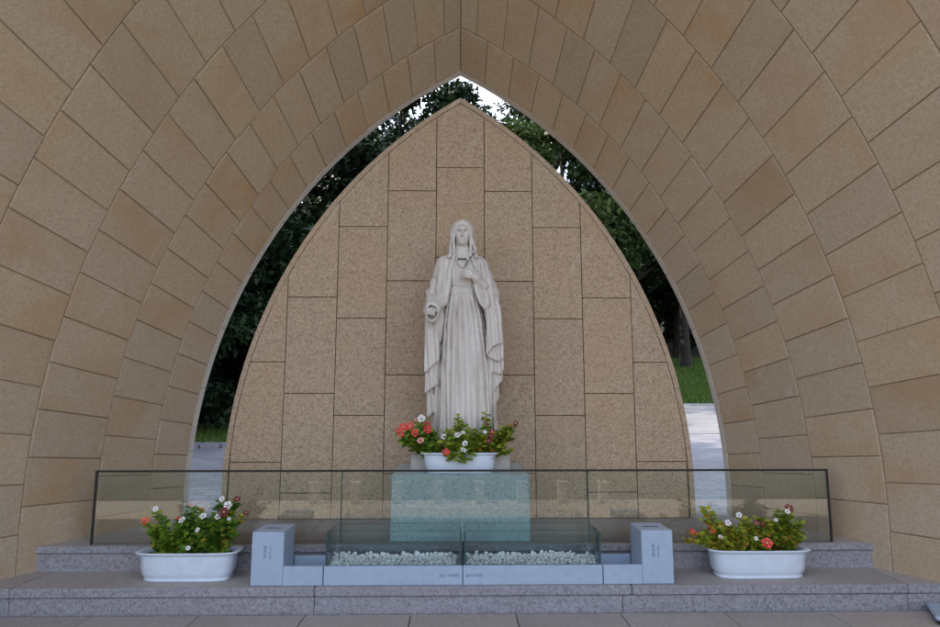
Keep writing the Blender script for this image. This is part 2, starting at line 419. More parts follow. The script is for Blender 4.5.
def vault_tile(u0, u1, y0, y1, side, proud=0.0):
    g = 0.0032; ch = 0.0035
    nu = 5
    V = []; F = []
    def grid(gi, off):
        s = SY((y0 + y1) / 2)
        for yy in (y1 + gi, y0 - gi):
            for k in range(nu):
                u = u0 + gi / s + (u1 - u0 - 2 * gi / s) * k / (nu - 1)
                V.append(vp(u, yy, side, off))
    grid(g + ch, -proud); grid(g, ch - proud); grid(g, 0.02)
    n = nu
    for k in range(n - 1): F.append((k, k + 1, n + k + 1, n + k))
    loop = list(range(n)) + list(range(2 * n - 1, n - 1, -1))
    for lv in (0, 1):
        a = lv * 2 * n; b = a + 2 * n
        for k in range(len(loop)):
            k2 = (k + 1) % len(loop)
            F.append((a + loop[k], a + loop[k2], b + loop[k2], b + loop[k]))
    if side > 0: F = [f[::-1] for f in F]
    if side == 0 or y1 < 2.1:
        extra.append((V, F)); return
    o = mesh_obj('granite_block', V, F, M['vault'])
    vlocal(o); return o

random.seed(11); extra = []
NT = 19
du = L_TOT / NT
offs = [0.0, 0.42, 0.85, 0.3, 0.72, 0.18, 0.6, 0.05, 0.5, 0.9, 0.35, 0.75]
for r in range(len(RY) - 1):
    for side in (-1, 1):
        o = offs[r]
        cuts = [-0.30] + [(k + o) * du for k in range(0, NT + 1) if 0.06 < (k + o) * du < L_TOT - 0.07] + [L_TOT]
        for a, c in zip(cuts[:-1], cuts[1:]):
            vault_tile(a, c, RY[r], RY[r + 1], side, random.uniform(-0.0028, 0.0028))
# the blocks nearer than the picture shows, joined
V, F, k0 = [], [], 0
for v_, f_ in extra:
    V += v_; F += [tuple(i + k0 for i in q) for q in f_]; k0 += len(v_)
o = mesh_obj('mouth_blocks', V, F, M['vault']); o['kind'] = 'stuff'; vlocal(o)
# straight lip at the rear rim, cut in lengths
NE = 9
ecuts = [-0.36] + [L_TOT * (k + 1) / NE for k in range(NE)]
for side in (-1, 1):
    for a, c in zip(ecuts[:-1], ecuts[1:]):
        V = []; F = []; nu = 7
        for (yy, off) in ((YB + 0.003, 0.001), (5.0, 0.001), (5.0, 0.23), (YB + 0.012, 0.23)):
            for k in range(nu):
                u = a + 0.002 + (c - a - 0.004) * k / (nu - 1)
                x, z = prof(u); nx, nz = prof_n(u)
                X = x + nx * off; Z = z + nz * off
                if c >= L_TOT - 1e-6 and k == nu - 1: Z += X * nx / nz; X = -0.001
                V.append((side * X, yy, Z))
        for q in range(4):
            q2 = (q + 1) % 4
            for k in range(nu - 1): F.append((q * nu + k, q * nu + k + 1, q2 * nu + k + 1, q2 * nu + k))
        F.append((0, nu, 2 * nu, 3 * nu)); F.append((nu - 1, 4 * nu - 1, 3 * nu - 1, 2 * nu - 1))
        o = mesh_obj('rim_stone', V, F, M['rim']); fix_normals(o); vlocal(o)

# ------------------------------------------------------------------ backdrop wall behind the statue
SCc, SR, SZ0, SYF = 1.83, 3.60, 0.50, 4.85
def slab_hw(z):
    if z <= SZ0: return SR - SCc
    q = SR * SR - (z - SZ0) ** 2
    return math.sqrt(max(q, 0)) - SCc
SZT = SZ0 + math.sqrt(SR * SR - SCc * SCc)
wall = empty('backdrop_wall', (0, 5.0, Z2))
tag(wall, 'pointed freestanding wall of speckled tan granite panels directly behind the statue', 'wall')
def wlocal(o): o.parent = wall; o.matrix_parent_inverse = Matrix.Translation((0, -5.0, -Z2))
def arch_outline(inset=0.0, n=28, zb=Z2):
    zs = list(np.linspace(zb, SZ0, 3)[:-1])
    amax = math.acos(SCc / SR)
    pts = [(SR - SCc - inset, z) for z in zs]
    R2 = SR - inset
    am = math.acos(SCc / R2)
    pts += [(R2 * math.cos(am * k / n) - SCc, SZ0 + R2 * math.sin(am * k / n)) for k in range(n + 1)]
    return pts
# core
P = arch_outline(0.03); ring = [(x, z) for x, z in P] + [(-x, z) for x, z in P[::-1][1:]]
n = len(ring); V = [(x, 4.885, z) for x, z in ring] + [(x, 5.10, z) for x, z in ring]
F = [tuple(range(n))[::-1], tuple(range(n, 2 * n))] + [(i, (i + 1) % n, n + (i + 1) % n, n + i) for i in range(n)]
o = mesh_obj('core', V, F, M['mortar']); fix_normals(o); wlocal(o)
# edge stones round the outline
BW = 0.038
Po, Pi = arch_outline(0.0), arch_outline(BW)
for s in (-1, 1):
    per = 5
    for a in range(0, len(Po) - 1, per):
        c = min(a + per, len(Po) - 1)
        seg = list(range(a, c + 1)); m = len(seg); V = []; F = []
        for (PP, yy) in ((Pi, SYF), (Po, SYF), (Po, 5.12), (Pi, 5.12)):
            for k, i in enumerate(seg):
                x, z = PP[i]
                t = 0.0
                V.append((s * max(x, 0.001), yy, z))
        for q in range(4):
            for k in range(m - 1): F.append((q * m + k, q * m + k + 1, ((q + 1) % 4) * m + k + 1, ((q + 1) % 4) * m + k))
        F.append((0, m, 2 * m, 3 * m)); F.append((m - 1, 4 * m - 1, 3 * m - 1, 2 * m - 1))
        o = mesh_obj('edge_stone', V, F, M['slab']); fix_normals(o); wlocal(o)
# panels: columns of 0.383 m with staggered joints
CWD = 0.3825
joints = {0: [3.006, 2.27, 1.535, 0.80], 1: [2.811, 2.08, 1.347, 0.61], 2: [2.515, 1.784, 1.04], 3: [1.949, 1.206, 0.47], 4: [1.446, 0.695]}
def hw_in(z): 
    R2 = SR - BW - 0.004
    if z <= SZ0: return R2 - SCc
    return math.sqrt(max(R2 * R2 - (z - SZ0) ** 2, 0)) - SCc
def z_in(x):
    R2 = SR - BW - 0.004; q = R2 * R2 - (abs(x) + SCc) ** 2
    return SZ0 + math.sqrt(q) if q > 0 else Z2
for col in range(-4, 5):
    xa, xb = (col - 0.5) * CWD + 0.0025, (col + 0.5) * CWD - 0.0025
    js = [5.0] + joints[abs(col)] + [Z2]
    for zt, zb in zip(js[:-1], js[1:]):
        zt -= 0.0025; zb += 0.0025 if zb > Z2 else 0.002
        # polygon = column strip cut by the arch
        pts = []
        m = 9
        outer = max(abs(xa), abs(xb))
        top = []
        for k in range(m):
            x = xa + (xb - xa) * k / (m - 1)
            zz = min(zt, z_in(x)) if abs(x) <= hw_in(Z2) else None
            if zz is not None and zz > zb: top.append((x, zz))
        if col == 0 and zt > SZT: top = [t for t in top if abs(t[0]) > 1e-6] + [(0, z_in(0))]; top.sort()
        if len(top) < 2: continue
        # for the outermost columns the arch cuts the bottom corner too
        hb = hw_in(zb)
        bx0, bx1 = max(xa, -hb), min(xb, hb)
        if abs(col) == 4:
            s = 1 if col > 0 else -1
            zs = np.linspace(zb, min(zt, z_in((xa if s > 0 else xb))), 8)
            xin = xa if s > 0 else xb
            pts = [(xin, zb)] + [(s * min(hw_in(z), outer), z) for z in zs]
            if abs(pts[-1][0] - xin) > 0.004: pts.append((xin, zs[-1]))
            if s < 0: pts = pts[::-1]
        else:
            pts = [(bx0, zb), (bx1, zb)] + top[::-1]
        cl = []
        for q in pts:
            if not cl or (abs(q[0] - cl[-1][0]) + abs(q[1] - cl[-1][1])) > 1e-4: cl.append(q)
        n = len(cl); dy = random.uniform(-0.0015, 0.0015)
        cxm = sum(q[0] for q in cl) / n; czm = sum(q[1] for q in cl) / n
        V = [(x + (cxm - x) / max(abs(cxm - x), 0.02) * 0.0025, SYF + dy + 0.002, z + (czm - z) / max(abs(czm - z), 0.02) * 0.0025) for x, z in cl]
        V += [(x, SYF + dy + 0.0045, z) for x, z in cl] + [(x, SYF + 0.034, z) for x, z in cl]
        F = [tuple(range(n))] + [(i, (i + 1) % n, n + (i + 1) % n, n + i) for i in range(n)] + [(n + i, n + (i + 1) % n, 2 * n + (i + 1) % n, 2 * n + i) for i in range(n)]
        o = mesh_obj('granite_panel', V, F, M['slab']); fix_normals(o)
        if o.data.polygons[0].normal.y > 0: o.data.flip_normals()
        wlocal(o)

# ------------------------------------------------------------------ pedestal, plinth
ped = box('pedestal', -0.435, 0.44, 4.08, 4.81, Z2, 0.690, M['pedestal'], None, 0.006)
tag(ped, 'wide blue-grey speckled granite pedestal behind the glass, carrying statue and flower trough', 'pedestal')
pli = box('statue_plinth', -0.325, 0.33, 4.265, 4.74, 0.690, 0.798, M['plinth'], None, 0.005)
tag(pli, 'low pale stone plinth under the feet of the white statue', 'plinth')

# ------------------------------------------------------------------ statue from signed distance fields
def surface_nets(F, org, h):
    S = F < 0
    nx, ny, nz = F.shape
    cnt = np.zeros((nx - 1, ny - 1, nz - 1), np.int8)
    for i in (0, 1):
        for j in (0, 1):
            for k in (0, 1): cnt += S[i:nx - 1 + i, j:ny - 1 + j, k:nz - 1 + k]
    act = (cnt > 0) & (cnt < 8)
    I = np.argwhere(act); idx = np.full(act.shape, -1, np.int32); idx[act] = np.arange(len(I))
    acc = np.zeros((len(I), 3)); num = np.zeros(len(I))
    C = [(i, j, k) for i in (0, 1) for j in (0, 1) for k in (0, 1)]
    val = {c: F[I[:, 0] + c[0], I[:, 1] + c[1], I[:, 2] + c[2]] for c in C}
    for a in C:
        for ax in range(3):
            if a[ax]: continue
            b = list(a); b[ax] = 1; b = tuple(b)
            fa, fb = val[a], val[b]; m = (fa < 0) != (fb < 0)
            t = fa[m] / (fa[m] - fb[m])
            pa = np.array(a, float)[None].repeat(m.sum(), 0); pa[:, ax] += t
            acc[m] += pa; num[m] += 1
    V = org + h * (I + acc / num[:, None])
    Q = []
    for ax in range(3):
        u, v = (ax + 1) % 3, (ax + 2) % 3
        sa = [slice(None)] * 3; sb = [slice(None)] * 3
        sa[ax] = slice(0, -1); sb[ax] = slice(1, None)
        ch = S[tuple(sa)] != S[tuple(sb)]
        E = np.argwhere(ch); 
        ok = (E[:, u] > 0) & (E[:, v] > 0) & (E[:, u] < F.shape[u] - 1) & (E[:, v] < F.shape[v] - 1)
        E = E[ok]
        inside = S[E[:, 0], E[:, 1], E[:, 2]]
        def c(du, dv):
            e = E.copy(); e[:, u] -= du; e[:, v] -= dv; return idx[e[:, 0], e[:, 1], e[:, 2]]
        q = np.stack([c(1, 1), c(0, 1), c(0, 0), c(1, 0)], 1)
        q[~inside] = q[~inside][:, ::-1]
        Q.append(q)
    return V, np.concatenate(Q)

class G:
    def __init__(s, lo, hi, h):
        s.lo = np.array(lo, float); s.h = h
        n = np.ceil((np.array(hi) - s.lo) / h).astype(int) + 1
        ax = [(s.lo[i] + h * np.arange(n[i])).astype(np.float32) for i in range(3)]
        s.x, s.y, s.z = np.meshgrid(*ax, indexing='ij', sparse=True)
        s.shape = tuple(n)
    def full(s, v=9.0): return np.full(s.shape, v, np.float32)
    def ell(s, c, r):
        a, b, d = (s.x - c[0]), (s.y - c[1]), (s.z - c[2])
        k0 = np.sqrt((a / r[0]) ** 2 + (b / r[1]) ** 2 + (d / r[2]) ** 2)
        k1 = np.sqrt((a / r[0] ** 2) ** 2 + (b / r[1] ** 2) ** 2 + (d / r[2] ** 2) ** 2) + 1e-6
        return (k0 * (k0 - 1) / k1).astype(np.float32)
    def cap(s, a, b, ra, rb, sy=1.0):
        a = np.array(a, float); b = np.array(b, float); ab = b - a
        px, py, pz = s.x - a[0], s.y - a[1], s.z - a[2]
        t = np.clip((px * ab[0] + py * ab[1] + pz * ab[2]) / ab.dot(ab), 0, 1)
        dx, dy, dz = px - t * ab[0], py - t * ab[1], pz - t * ab[2]
        return (np.sqrt(dx * dx + (dy / sy) ** 2 + dz * dz) - (ra + (rb - ra) * t)).astype(np.float32)
    def chain(s, pts, rs, k=0.01):
        d = None
        for i in range(len(pts) - 1):
            e = s.cap(pts[i], pts[i + 1], rs[i], rs[i + 1]); d = e if d is None else np.minimum(d, e)
        return d
    def poly(s, pts, y0, y1, rnd=0.004, tilt=None):
        """polygon in x-z extruded in y, optionally leaning"""
        px, pz = s.x[:, :, 0:1] if False else s.x, s.z
        d = np.full((s.shape[0], 1, s.shape[2]), 1e9, np.float32); ins = np.zeros(d.shape, bool)
        X = s.x + 0 * s.z; Z = s.z + 0 * s.x
        n = len(pts)
        for i in range(n):
            (ax, az), (bx, bz) = pts[i], pts[(i + 1) % n]
            ex, ez = bx - ax, bz - az; wx, wz = X - ax, Z - az
            t = np.clip((wx * ex + wz * ez) / (ex * ex + ez * ez + 1e-12), 0, 1)
            d = np.minimum(d, (wx - t * ex) ** 2 + (wz - t * ez) ** 2)
            c = ((az > Z) != (bz > Z)) & (X < (bx - ax) * (Z - az) / (bz - az + 1e-12) + ax)
            ins ^= c
        d = np.sqrt(d); d = np.where(ins, -d, d)
        yc, hh = (y0 + y1) / 2, (y1 - y0) / 2
        yo = 0 if tilt is None else tilt(X, Z)
        e = np.abs(s.y - yc - yo) - hh
        return (np.minimum(np.maximum(d, e), 0) + np.sqrt(np.maximum(d, 0) ** 2 + np.maximum(e, 0) ** 2) - rnd).astype(np.float32)
def smin(a, b, k): 
    h = np.clip(0.5 + 0.5 * (b - a) / k, 0, 1); return b + (a - b) * h - k * h * (1 - h)
def smax(a, b, k): return -smin(-a, -b, k)
def interp(z, tab):
    t = sorted(tab); return np.interp(z, [q[0] for q in t], [q[1] for q in t]).astype(np.float32)
def px(x, y): return ((x - 459.0) * 0.00703, (455.0 - y) * 0.00703)      # statue drawing units: metres from its base centre

mm, nt, p, out = new_mat('statue_marble')
v = coords(nt, (14, 14, 2.2)); n1 = noise(nt, v, 1.0, 5, 0.6); n2 = noise(nt, coords(nt), 60, 3, 0.6)
c = ramp(nt, n1, [(0.30, (0.50, 0.45, 0.415)), (0.5, (0.63, 0.58, 0.545)), (0.7, (0.68, 0.635, 0.60))])
c = mix(nt, c, ramp(nt, n2, [(0.35, (0.95, 0.945, 0.94)), (0.6, (1, 1, 1))]), 1.0, 'MULTIPLY')
nt.links.new(c, p.inputs['Base Color']); p.inputs['Roughness'].default_value = 0.55; p.inputs['Specular IOR Level'].default_value = 0.3
M['marble'] = mm
M['tarnish'] = plain('tarnished_ornament', (0.12, 0.11, 0.115), 0.6, var=0.2, vscale=60)

statue = empty('statue', (0.012, 4.47, 0.798))
tag(statue, 'white marble statue of a veiled woman in a pleated robe, one hand on her chest', 'statue')
def emit(name, g, F, mat=None, parent=None, scale=None):
    V, Q = surface_nets(F, g.lo, g.h)
    if scale: c0 = np.array(scale[0]); V = c0 + (V - c0) * np.array(scale[1])
    return fast_mesh(name, V, Q, mat or M['marble'], parent or statue, smooth=True)

# --- gown: torso, belt, pleated skirt
g = G((-0.24, -0.25, 0.0), (0.27, 0.12, 1.42), 0.006)
x, y, z = g.x, g.y, g.z
xc = interp(z, [(0, 0.03), (0.5, 0.02), (1.1, 0.0), (1.4, 0.0)])
ax = interp(z, [(0, 0.215), (0.12, 0.205), (0.5, 0.185), (0.9, 0.15), (1.06, 0.118), (1.125, 0.108)])
by = interp(z, [(0, 0.185), (0.12, 0.175), (0.5, 0.155), (0.9, 0.135), (1.06, 0.112), (1.125, 0.10)])
yc = interp(z, [(0, -0.03), (1.2, -0.015)])
s = np.clip((x - xc) / ax, -1, 1); ang = np.arcsin(s)
ph = ang * 21.0 + 0.9 * np.sin(2.1 * ang + 0.8) + 0.35 * np.sin(z * 5.2 + 2.0 * ang) + 0.25 * np.sin(z * 11 + 5 * ang)
fine = np.abs(np.sin(ph * 0.5)) ** 0.7
ph2 = ang * 10.0 + 0.8 * np.sin(1.7 * ang + 2.0) + 0.6 * np.sin(z * 3.1 + ang)
wide = np.abs(np.sin(ph2 * 0.5 + 0.4)) ** 0.8
lo = np.clip((0.75 - z) / 0.6, 0, 1)
knee = np.exp(-(((x - 0.10) / 0.055) ** 2 + ((z - 0.60) / 0.28) ** 2))
amp = (0.024 + 0.012 * lo) * (1 - 0.85 * knee) * np.clip((1.115 - z) / 0.10, 0.2, 1)
disp = amp * ((1 - lo * 0.6) * fine + lo * 0.9 * wide - 0.45) + 0.022 * knee
d = (np.sqrt(((x - xc) / ax) ** 2 + ((y - yc) / by) ** 2) - 1) * np.minimum(ax, by) * 0.9
skirt = np.maximum(d - disp, z - 1.13)
torso = g.ell((0, -0.005, 1.24), (0.125, 0.105, 0.20))
torso = smin(torso, g.ell((-0.045, -0.06, 1.245), (0.06, 0.05, 0.07)), 0.04)
torso = smin(torso, g.ell((0.05, -0.06, 1.245), (0.06, 0.05, 0.07)), 0.04)
tf = 0.011 * np.abs(np.sin((x * 110) + 6 * np.sin(z * 7) * x * 3)) * np.clip((1.24 - z) / 0.09, 0, 1) + 0.006 * np.exp(-((z - 1.155) / 0.016) ** 2)
torso = np.maximum(torso - tf, 1.125 - z)
belt = np.maximum(np.abs(z - 1.118) - 0.020, (np.sqrt((x / 0.116) ** 2 + ((y + 0.015) / 0.112) ** 2) - 1) * 0.11) - 0.002
F = smin(np.minimum(skirt, belt), torso, 0.006)
# neckline roll
nr = np.sqrt((np.sqrt((x / 0.062) ** 2 + ((y + 0.03) / 0.06) ** 2) * 0.061 - 0.061) ** 2 + ((z - 1.375 - 0.4 * y)) ** 2) - 0.007
F = smin(F, nr, 0.01)
F = np.maximum(F, -z + 0.004)
emit('gown', g, F.astype(np.float32))

# --- mantle: cloak with hanging side panels, sleeves, cascading hems
g = G((-0.31, -0.30, 0.02), (0.33, 0.18, 1.46), 0.006)
x, y, z = g.x, g.y, g.z
A = interp(z, [(0.0, 0.20), (0.15, 0.215), (0.3, 0.235), (0.5, 0.248), (0.95, 0.245), (1.1, 0.235), (1.22, 0.205), (1.32, 0.165), (1.38, 0.115), (1.44, 0.06)])
xo = interp(z, [(0.0, 0.03), (0.3, 0.015), (0.7, 0.015), (1.1, 0.01), (1.4, 0.0)])
B = interp(z, [(0.0, 0.150), (0.9, 0.148), (1.25, 0.115), (1.38, 0.085), (1.45, 0.05)])
vf = np.cos(x * 150 + 1.5 * np.sin(z * 4) + 0.6) * 0.5 + 0.5 * np.cos(x * 83 + 2.2 * np.sin(z * 2.6 + 1))
vamp = 0.012 * np.clip((1.15 - z) / 0.2, 0.25, 1)
body = ((np.abs((x - xo) / A) ** 2.6 + np.abs(y / B) ** 2.6) ** (1 / 2.6) - 1) * np.minimum(A, B) * 0.9 - vamp * vf
xl = interp(z, [(0.0, -0.150), (0.85, -0.160), (0.95, -0.150), (1.03, -0.120), (1.12, -0.098), (1.25, -0.090), (1.36, -0.062), (1.44, -0.03)])
xr = interp(z, [(0.0, 0.165), (0.85, 0.172), (1.0, 0.155), (1.1, 0.125), (1.2, 0.105), (1.3, 0.098), (1.38, 0.06), (1.44, 0.03)])
cut = np.maximum(np.maximum(xl - x, x - xr), y - 0.0)
F = smax(body, -cut, 0.018)
# rolled inner borders
def tubepts(pts, rs, k): return g.chain(pts, rs)
F = smin(F, g.chain([(-0.052, -0.075, 1.385), (-0.085, -0.105, 1.27), (-0.098, -0.118, 1.13), (-0.118, -0.125, 1.02)], [0.014, 0.018, 0.017, 0.014]), 0.012)
F = smin(F, g.chain([(0.055, -0.072, 1.385), (0.098, -0.100, 1.30), (0.112, -0.105, 1.22)], [0.014, 0.018, 0.016]), 0.012)
# viewer-left arm: hangs, forearm comes forward, wide round cuff
armL = smin(g.cap((-0.125, -0.005, 1.325), (-0.185, -0.02, 1.10), 0.066, 0.066), g.cap((-0.185, -0.02, 1.09), (-0.204, -0.17, 0.975), 0.066, 0.058), 0.03)
fold = 0.007 * np.sin((z * 0.75 + x * 0.55 - y * 0.5) * 95 + 2 * np.sin(x * 20)) 
armL = armL - fold * np.clip((1.30 - z) / 0.12, 0, 1)
F = smin(F, armL, 0.02)
for (r0, pth) in ((0.016, [(-0.150, -0.075, 1.28), (-0.17, -0.10, 1.14), (-0.155, -0.135, 1.05), (-0.175, -0.165, 1.005)]),
                  (0.014, [(-0.125, -0.09, 1.24), (-0.135, -0.125, 1.10), (-0.130, -0.14, 1.02), (-0.160, -0.165, 0.985)]),
                  (0.013, [(-0.205, -0.06, 1.20), (-0.225, -0.09, 1.08), (-0.225, -0.15, 1.02)])):
    F = smin(F, g.chain(pth, [r0 * 0.7, r0, r0, r0 * 0.7]), 0.016)
cx, cz = -0.203, 0.968
rr = np.sqrt(((x - cx) / 0.90) ** 2 + ((z - cz + 0.014) / 1.28) ** 2 + 0 * y) - 0.004 * np.sin(np.arctan2(z - cz, x - cx) * 3 + 1)
ringd = np.sqrt((rr - 0.043 + 0.10 * (y + 0.2)) ** 2 + np.clip(np.abs(y + 0.185) - 0.030, 0, 1) ** 2) - 0.012
F = smin(F, ringd, 0.012)
F = smax(F, -(np.maximum(rr - 0.034, y + 0.165)), 0.010)
# drop of the sleeve below the cuff
F = smin(F, g.poly([px(424, 322), px(437, 312), px(440, 322), px(437, 345), px(424, 345)], -0.12, -0.06, 0.012), 0.03)
# viewer-right arm: elbow out, forearm rises to the chest
armR = smin(g.cap((0.125, -0.005, 1.32), (0.200, -0.02, 1.10), 0.066, 0.072), g.cap((0.195, -0.03, 1.095), (0.105, -0.135, 1.195), 0.060, 0.036), 0.03)
fold = 0.006 * np.sin((z * 0.9 - x * 0.35) * 80 + 3 * np.sin(y * 18))
F = smin(F, armR - fold * 0.6, 0.02)
F = smin(F, g.chain([(0.118, -0.12, 1.31), (0.128, -0.125, 1.20), (0.165, -0.12, 1.09)], [0.012, 0.014, 0.014]), 0.014)
F = smin(F, g.chain([(0.165, -0.08, 1.33), (0.200, -0.095, 1.18), (0.215, -0.10, 1.02), (0.215, -0.105, 0.75)], [0.010, 0.014, 0.014, 0.012]), 0.014)
F = smin(F, g.chain([(0.235, -0.05, 1.16), (0.255, -0.06, 1.02), (0.258, -0.07, 0.72)], [0.010, 0.014, 0.010]), 0.014)
# open sleeve loop hanging from that forearm
F = smin(F, g.chain([(0.090, -0.128, 1.165), (0.105, -0.137, 1.10), (0.130, -0.140, 1.035), (0.160, -0.138, 0.995), (0.182, -0.125, 1.02), (0.168, -0.115, 1.10)], [0.012, 0.014, 0.015, 0.016, 0.015, 0.012]), 0.008)
F = smin(F, g.chain([(0.105, -0.122, 1.15), (0.128, -0.125, 1.08), (0.155, -0.122, 1.03)], [0.010, 0.012, 0.012]), 0.006)
# cascading hems
def lay(pts, yf, th=0.03, k=0.008):
    global F
    zt_ = max(px(*q)[1] for q in pts)
    tl = lambda X, Z: 0.009 * np.sin(X * 120 + Z * 9) + 0.25 * np.abs(X - 0.01) ** 2 + 0.075 * np.clip((Z - zt_ + 0.13) / 0.13, 0, 1) ** 1.5
    F = smin(F, g.poly([px(*q) for q in pts], yf, yf + th, 0.004, tl), k)
lay([(423, 322), (437, 322), (436.5, 366), (432, 369), (427, 374), (423, 377)], -0.178)
lay([(423.5, 340), (434, 340), (432, 379), (436, 388), (430, 392), (423.5, 397)], -0.147)
lay([(424.5, 355), (432, 355), (430, 398), (435, 408), (434, 414), (425.5, 420)], -0.118)
lay([(483.5, 310), (497, 310), (498, 349), (493, 350), (488, 353), (483, 360)], -0.180)
lay([(485, 330), (499, 330), (499.5, 363), (496, 366.5), (489, 364), (484.5, 361.5)], -0.155)
lay([(488, 340), (499.5, 340), (500, 374), (497, 379), (492, 377), (487, 376)], -0.130)
lay([(489, 352), (500, 352), (499, 384), (494, 390), (488, 397), (487, 390)], -0.105)
lay([(488, 372), (496, 370), (495, 402), (491, 409), (487, 415)], -0.080)
F = np.maximum(F, 0.045 + 0.15 * (x > 0) * 0 - z)
# hem of the back of the cloak: uneven
emit('mantle', g, F.astype(np.float32))

# --- head, neck, hair (fine grid)
g = G((-0.075, -0.135, 1.34), (0.085, 0.08, 1.665), 0.0028)
x, y, z = g.x, g.y, g.z
th = R(-4); 
hc = (0.002, -0.030, 1.555)
F = g.ell((hc[0], hc[1] + 0.012, hc[2] + 0.022), (0.058, 0.070, 0.070))
F = smin(F, g.ell((hc[0], hc[1] - 0.022, hc[2] - 0.030), (0.042, 0.048, 0.058)), 0.02)
F = smin(F, g.ell((hc[0], hc[1] - 0.050, hc[2] - 0.072), (0.013, 0.014, 0.011)), 0.020)       # chin
for sx in (-1, 1):
    F = smin(F, g.ell((hc[0] + sx * 0.026, hc[1] - 0.047, hc[2] - 0.022), (0.015, 0.013, 0.016)), 0.014)   # cheek
    F = smax(F, -g.ell((hc[0] + sx * 0.0205, hc[1] - 0.073, hc[2] + 0.002), (0.0160, 0.033, 0.0110)), 0.007)  # socket
    F = smin(F, g.ell((hc[0] + sx * 0.0205, hc[1] - 0.0395, hc[2] - 0.001), (0.0120, 0.0095, 0.0085)), 0.002)    # lidded eye
    F = smin(F, g.cap((hc[0] + sx * 0.008, hc[1] - 0.070, hc[2] + 0.0185), (hc[0] + sx * 0.034, hc[1] - 0.052, hc[2] + 0.0165), 0.0032, 0.002), 0.010)  # brow
    F = smin(F, g.ell((hc[0] + sx * 0.0065, hc[1] - 0.076, hc[2] - 0.028), (0.005, 0.006, 0.0045)), 0.004)
F = smin(F, g.cap((hc[0], hc[1] - 0.068, hc[2] + 0.012), (hc[0], hc[1] - 0.084, hc[2] - 0.026), 0.0046, 0.0062), 0.006)     # nose
F = smin(F, g.ell((hc[0], hc[1] - 0.0665, hc[2] - 0.0455), (0.0145, 0.006, 0.0042)), 0.004)
F = smin(F, g.ell((hc[0], hc[1] - 0.0655, hc[2] - 0.0535), (0.0115, 0.006, 0.0045)), 0.003)
F = smax(F, -g.cap((hc[0] - 0.015, hc[1] - 0.070, hc[2] - 0.0495), (hc[0] + 0.015, hc[1] - 0.070, hc[2] - 0.0495), 0.0026, 0.0026), 0.002)
F = smin(F, g.cap((0.001, -0.014, 1.50), (0.0, -0.018, 1.36), 0.043, 0.058), 0.02)
head = emit('head', g, F.astype(np.float32), scale=((0.002, -0.02, 1.632), (1.08, 1.04, 1.09)))
g2 = G((-0.085, -0.125, 1.44), (0.09, 0.09, 1.665), 0.0032)
x, y, z = g2.x, g2.y, g2.z
hair = g2.ell((0.002, -0.022, 1.582), (0.064, 0.076, 0.070)) - 0.0022 * np.abs(np.sin(np.arctan2(x, z - 1.50) * 12 + z * 20))
face = g2.ell((0.002, -0.115, 1.535), (0.046, 0.085, 0.068))
hair = smax(hair, -face, 0.006)
for sx in (-1, 1):
    lock = g2.chain([(sx * 0.006, -0.078, 1.630), (sx * 0.036, -0.075, 1.606), (sx * 0.051, -0.062, 1.56), (sx * 0.054, -0.046, 1.49)], [0.007, 0.009, 0.009, 0.008]) - 0.0012 * np.sin(z * 420 + x * 300)
    hair = smin(hair, lock, 0.012)
emit('hair', g2, np.maximum(hair, 1.46 - z).astype(np.float32), None, head, ((0.002, -0.02, 1.632), (1.08, 1.04, 1.09)))

# --- veil
g = G((-0.16, -0.15, 1.25), (0.17, 0.13, 1.70), 0.0045)
x, y, z = g.x, g.y, g.z
A = interp(z, [(1.25, 0.135), (1.36, 0.118), (1.42, 0.104), (1.50, 0.096), (1.56, 0.091), (1.60, 0.082)])
top = g.ell((0.002, -0.002, 1.573), (0.087, 0.097, 0.091))
tubez = np.maximum((np.sqrt((x / A) ** 2 + ((y - 0.005) / 0.098) ** 2) - 1) * np.minimum(A, 0.098) * 0.95, z - 1.59)
veil = smin(top, tubez, 0.03) - 0.0028 * np.sin(np.arctan2(x, -y + 0.1) * 14 + z * 6) * np.clip((1.60 - z) / 0.05, 0, 1)
hole = g.ell((0.002, -0.12, 1.540), (0.060, 0.135, 0.084))
neckh = np.maximum(np.maximum(np.abs(x - 0.002) - interp(z, [(1.25, 0.085), (1.36, 0.058), (1.43, 0.050), (1.54, 0.054)]), y - 0.03), z - 1.55)
veil = smax(veil, -smin(hole, neckh, 0.02), 0.012)
inner = g.ell((0.002, 0.0, 1.56), (0.070, 0.080, 0.080))
veil = np.maximum(veil, -np.maximum(inner, -1))
veil = np.maximum(veil, (1.315 + 0.03 * np.sin(x * 60)) - z)
# scrolled ends over the shoulders
for sx, pts in ((-1, [(-0.072, -0.075, 1.49), (-0.088, -0.082, 1.44), (-0.080, -0.092, 1.40), (-0.096, -0.09, 1.365), (-0.078, -0.095, 1.375)]),
                (1, [(0.075, -0.072, 1.50), (0.082, -0.085, 1.45), (0.100, -0.09, 1.425), (0.085, -0.098, 1.40), (0.108, -0.094, 1.375), (0.090, -0.10, 1.36)])):
    veil = smin(veil, g.chain(pts, [0.006, 0.0085, 0.0085, 0.0085, 0.008, 0.007][:len(pts)]), 0.016)
emit('veil', g, veil.astype(np.float32))

# --- hands
def hand(name, palm, fingers, thumb, wrist, lo, hi):
    g = G(lo, hi, 0.0028)
    F = g.chain(wrist[0], wrist[1])
    for p_ in palm: F = smin(F, g.ell(*p_), 0.012)
    for pts in fingers:
        F = smin(F, g.chain(pts, [0.0088, 0.0082, 0.0072, 0.0058][:len(pts)]), 0.0035)
    F = smin(F, g.chain(thumb, [0.011, 0.009, 0.0068]), 0.006)
    emit(name, g, F.astype(np.float32))
